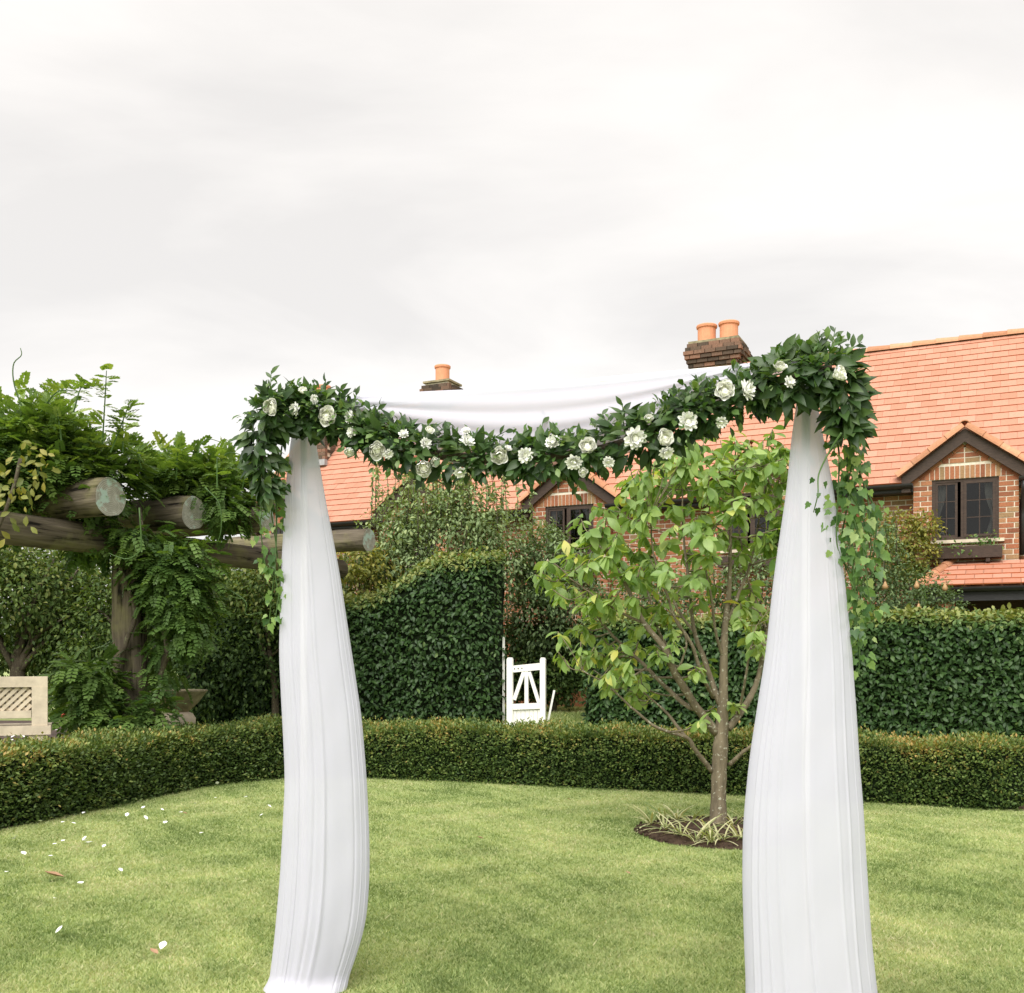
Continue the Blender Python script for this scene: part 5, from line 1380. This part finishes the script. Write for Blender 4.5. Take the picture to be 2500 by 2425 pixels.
def flower(px, py, kind, size=1.0, tilt=(0, 0)):
    c = GD_(px, py, .235); size *= (.80 if kind == 'rose' else .92)*U(.75, 1.15)
    n_ = nrm(np.array([tilt[0], -1.0, tilt[1]]) + rng.normal(0, .12, 3))
    fr_ = frames(np.array([nrm(np.cross(n_, [1, .1, .2]))]), np.array([n_]))[0]
    Mx = np.eye(4); Mx[:3, :3] = fr_*size; Mx[:3, 3] = c
    fl = obj('rose' if kind == 'rose' else 'daisy', BUD if kind == 'rose' else EYEM, None, gar, M=Matrix(Mx.tolist()))
    rings = [(4, .05, .010, PB, 0), (5, .28, .013, PB, .8), (6, .55, .015, PR_, .0), (6, .85, .014, PR_, 0), (6, 1.15, .010, PW, -.3)] if kind == 'rose' else [(11, 1.45, .004, PD, 0), (10, 1.0, .006, PD, .2), (7, .6, .006, PD, .3)]
    for (m_, open_, rad, pm, _) in rings:
        a0 = U(0, 6.28)
        for k in range(m_):
            a_ = a0 + 2*math.pi*k/m_ + rng.normal(0, .07); op = open_ + rng.normal(0, .10)
            Ml = Matrix.Rotation(a_, 4, 'Z') @ Matrix.Translation((0, rad, -.008)) @ Matrix.Rotation(math.pi/2 - op, 4, 'X') @ Matrix.Diagonal((1, U(.88, 1.12), 1, 1))
            obj('petal', pm, None, fl, local=True, M=Ml)
for a_ in [(666, 996, 'rose', 1.15, (-.2, .1)), (721, 1000, 'daisy', 1.0, (-.7, 0)), (767, 975, 'daisy', .8, (.3, .3)), (740, 957, 'rose', .8, (0, .8)), (796, 1018, 'rose', 1.45, (.25, .1)), (856, 1018, 'daisy', 1.0, (-.9, .2)), (858, 1056, 'daisy', .9, (-.8, 0)), (853, 1100, 'rose', .9, (0, -.7)), (919, 1098, 'rose', 1.2, (.4, -.4)), (948, 1108, 'daisy', .8, (.6, -.5)),
           (1039, 1083, 'daisy', .95, (.5, .1)), (1048, 1053, 'rose', .8, (.3, .6)), (1033, 1140, 'rose', 1.05, (0, -.7)), (1062, 1126, 'rose', .8, (.2, -.4)), (1141, 1077, 'daisy', .9, (.5, .4)), (1137, 1052, 'daisy', .7, (0, .9)), (1123, 1153, 'daisy', .8, (0, -.9)), (1219, 1113, 'rose', 1.25, (0, -.1)), (1282, 1112, 'daisy', 1.1, (.1, -.2)), (1350, 1080, 'daisy', .85, (-.6, .3)),
           (1435, 1092, 'rose', 1.15, (-.4, .1)), (1401, 1128, 'daisy', .9, (0, -.7)), (1486, 1128, 'daisy', .8, (0, -.6)), (1423, 1152, 'rose', .7, (.2, -.8)), (1551, 1070, 'daisy', 1.2, (.1, -.1)), (1583, 1026, 'rose', .65, (.1, .7)), (1619, 1072, 'rose', 1.3, (.1, 0)), (1626, 1104, 'daisy', .8, (.2, -.7)), (1680, 1029, 'daisy', 1.15, (-.1, .1)), (1769, 958, 'rose', 1.4, (0, .2)), (1823, 953, 'daisy', 1.1, (.7, .2)),
           (1762, 1031, 'daisy', .8, (-.3, -.7)), (1903, 900, 'rose', 1.0, (.2, .7)), (1927, 934, 'daisy', .8, (.6, .2)), (2043, 915, 'rose', .9, (.8, .3)), (1240, 1095, 'daisy', .6, (.2, .6)), (985, 1060, 'daisy', .6, (0, .5))]:
    flower(*a_)

# ivy trailing from both ends
def trail(pts, n, size, f=.02, wob=25):
    c_ = spline([GD_(x, y, f) + rng.normal(0, .012, 3) for x, y in pts], 50)
    mb = MB(); mb.tube(c_, np.linspace(.004, .002, 50), 6); mb.build('ivy_stem', M['sprig'], gar, smooth=True)
    i = np.sort(rng.integers(3, 50, n)); p = c_[i] + rng.normal(0, .006, (n, 3))
    side = nrm(np.stack([rng.normal(0, 1, n), rng.normal(-.3, .5, n), rng.normal(-.5, .5, n)], -1))
    p2 = p + side*U(.015, .05, n)[:, None]
    a_ = nrm(side*.6 + np.array([0, 0, -.6]) + rand_dirs(n)*.35); nn = nrm(np.array([0, -1, .35]) + rand_dirs(n)*.55)
    leaves(gar, T_IVY, 'ivy', M['ivy'], p2, frames(a_, nn), U(size[0]*.8, size[1]*.85, n), U(.0, .95, n), n, name='ivy_leaf')
for pts, n, sz, f in [
    ([(2040, 1030), (2035, 1120), (2050, 1210), (2058, 1330), (2070, 1400)], 34, (.028, .052), .02), ([(2065, 1030), (2085, 1130), (2080, 1230), (2100, 1340), (2118, 1440), (2135, 1500)], 40, (.03, .06), .03),
    ([(2080, 1060), (2105, 1110), (2100, 1200), (2118, 1280), (2105, 1380), (2090, 1470), (2095, 1540)], 44, (.03, .058), .0), ([(2040, 1050), (2020, 1100), (2012, 1160), (1998, 1210), (1988, 1240)], 8, (.022, .036), .26),
    ([(2060, 1100), (2070, 1220), (2062, 1330), (2078, 1440), (2092, 1560), (2100, 1640)], 40, (.03, .055), .0), ([(2095, 1240), (2125, 1350), (2110, 1440), (2120, 1530)], 30, (.03, .055), -.05),
    ([(2050, 1000), (2078, 1100), (2066, 1180), (2082, 1260), (2074, 1350)], 34, (.03, .055), .04), ([(2100, 1180), (2135, 1260), (2125, 1340), (2145, 1420)], 22, (.025, .05), -.05), ([(2085, 1300), (2080, 1400), (2095, 1500), (2088, 1600)], 24, (.03, .055), .0),
    ([(680, 1110), (672, 1220), (668, 1330), (660, 1420), (672, 1500)], 22, (.03, .06), .02), ([(665, 1120), (650, 1230), (640, 1330), (652, 1400)], 18, (.03, .05), .02), ([(692, 1090), (688, 1200), (684, 1320), (668, 1420), (655, 1530)], 22, (.03, .065), .0),
    ([(640, 1100), (628, 1150), (640, 1190)], 10, (.025, .045), .02), ([(675, 1200), (665, 1300), (678, 1400), (684, 1480)], 18, (.03, .055), .03)]:
    trail(pts, n, sz, f)

# ------------------------------------------------------------------ fallen petals and leaves
T_PT = leaf_template([.3, .42, .36], -.25, .35)
ptm = []
for k in range(3):
    tv, tf = leaf_template([.28 + .04*k, .44, .34], -.2 - .1*k, .3); me = make_mesh('fallen_petal', tv, tf); me.materials.append(M['petal']); ptm.append(me)
def on_lawn(px, py): Y = EYE*F/(py - HY); return (px - CX)/F*Y, Y
crop = [(545, 1617), (838, 1637), (1085, 1595), (1185, 1607), (1090, 1684), (503, 1685), (270, 1672), (360, 1706), (90, 1790), (430, 1795), (545, 1800), (570, 1797), (598, 1808), (212, 1856), (168, 1896), (1440, 1508), (1800, 1575), (1722, 1632), (1350, 1745), (1297, 1553), (940, 1582), (777, 1678), (300, 1683), (1440, 1420), (405, 1678), (1615, 1508)]
pts_ = [(x/2.716, 1400 + y/2.716) for x, y in crop] + [(35, 2060), (60, 2095), (140, 2070), (200, 2170), (140, 2207), (298, 2140), (135, 2294), (392, 2335), (215, 2066), (130, 2100), (22, 2140), (250, 2080), (360, 2010)]
for k, (px, py) in enumerate(pts_):
    x, y = on_lawn(px, py)
    Mx = Matrix.Translation((x, y, .035)) @ Matrix.Rotation(U(0, 6.28), 4, 'Z') @ Matrix.Rotation(rng.normal(0, .25), 4, 'X') @ Matrix.Scale(U(.03, .05), 4)
    tag(obj('fallen_petal', ptm[k % 3], None, M=Mx), 'white flower petal fallen on the lawn near the low hedge', 'petal', 'fallen petals on the lawn')
for k in range(46):
    x, y = U(-7.3, -5.5), U(13.0, 15.6)
    Mx = Matrix.Translation((x, y, gz(x, y) + .03)) @ Matrix.Rotation(U(0, 6.28), 4, 'Z') @ Matrix.Rotation(rng.normal(0, .25), 4, 'X') @ Matrix.Scale(U(.04, .07), 4)
    tag(obj('fallen_petal', ptm[k % 3], None, M=Mx), 'white flower petal fallen on the dark paving behind the bench', 'petal', 'fallen petals on the paving')
dm = []
tv, tf = leaf_template([.18, .3, .26, .14], -.35, .5); me = make_mesh('fallen_leaf', tv, tf); me.materials.append(M['deadleaf'])
for px, py, s, lb_ in [(158, 2152, .13, 'large curled brown leaf lying alone on the lawn'), (1182, 2057, .06, 'small brown leaf on the lawn in front of the tree bed'), (458, 1995, .05, 'small brown leaf among the petals near the hedge'), (386, 2345, .06, 'brown leaf fallen near the foot of the drape'), (1395, 1960, .05, 'tiny brown leaf on the grass by the low hedge'), (1540, 2145, .04, 'tiny brown leaf between the drapes')]:
    x, y = on_lawn(px, py)
    tag(obj('fallen_leaf', me, None, M=Matrix.Translation((x, y, .032)) @ Matrix.Rotation(U(1, 2), 4, 'Z') @ Matrix.Scale(s, 4)), lb_, 'leaf', 'fallen brown leaves')
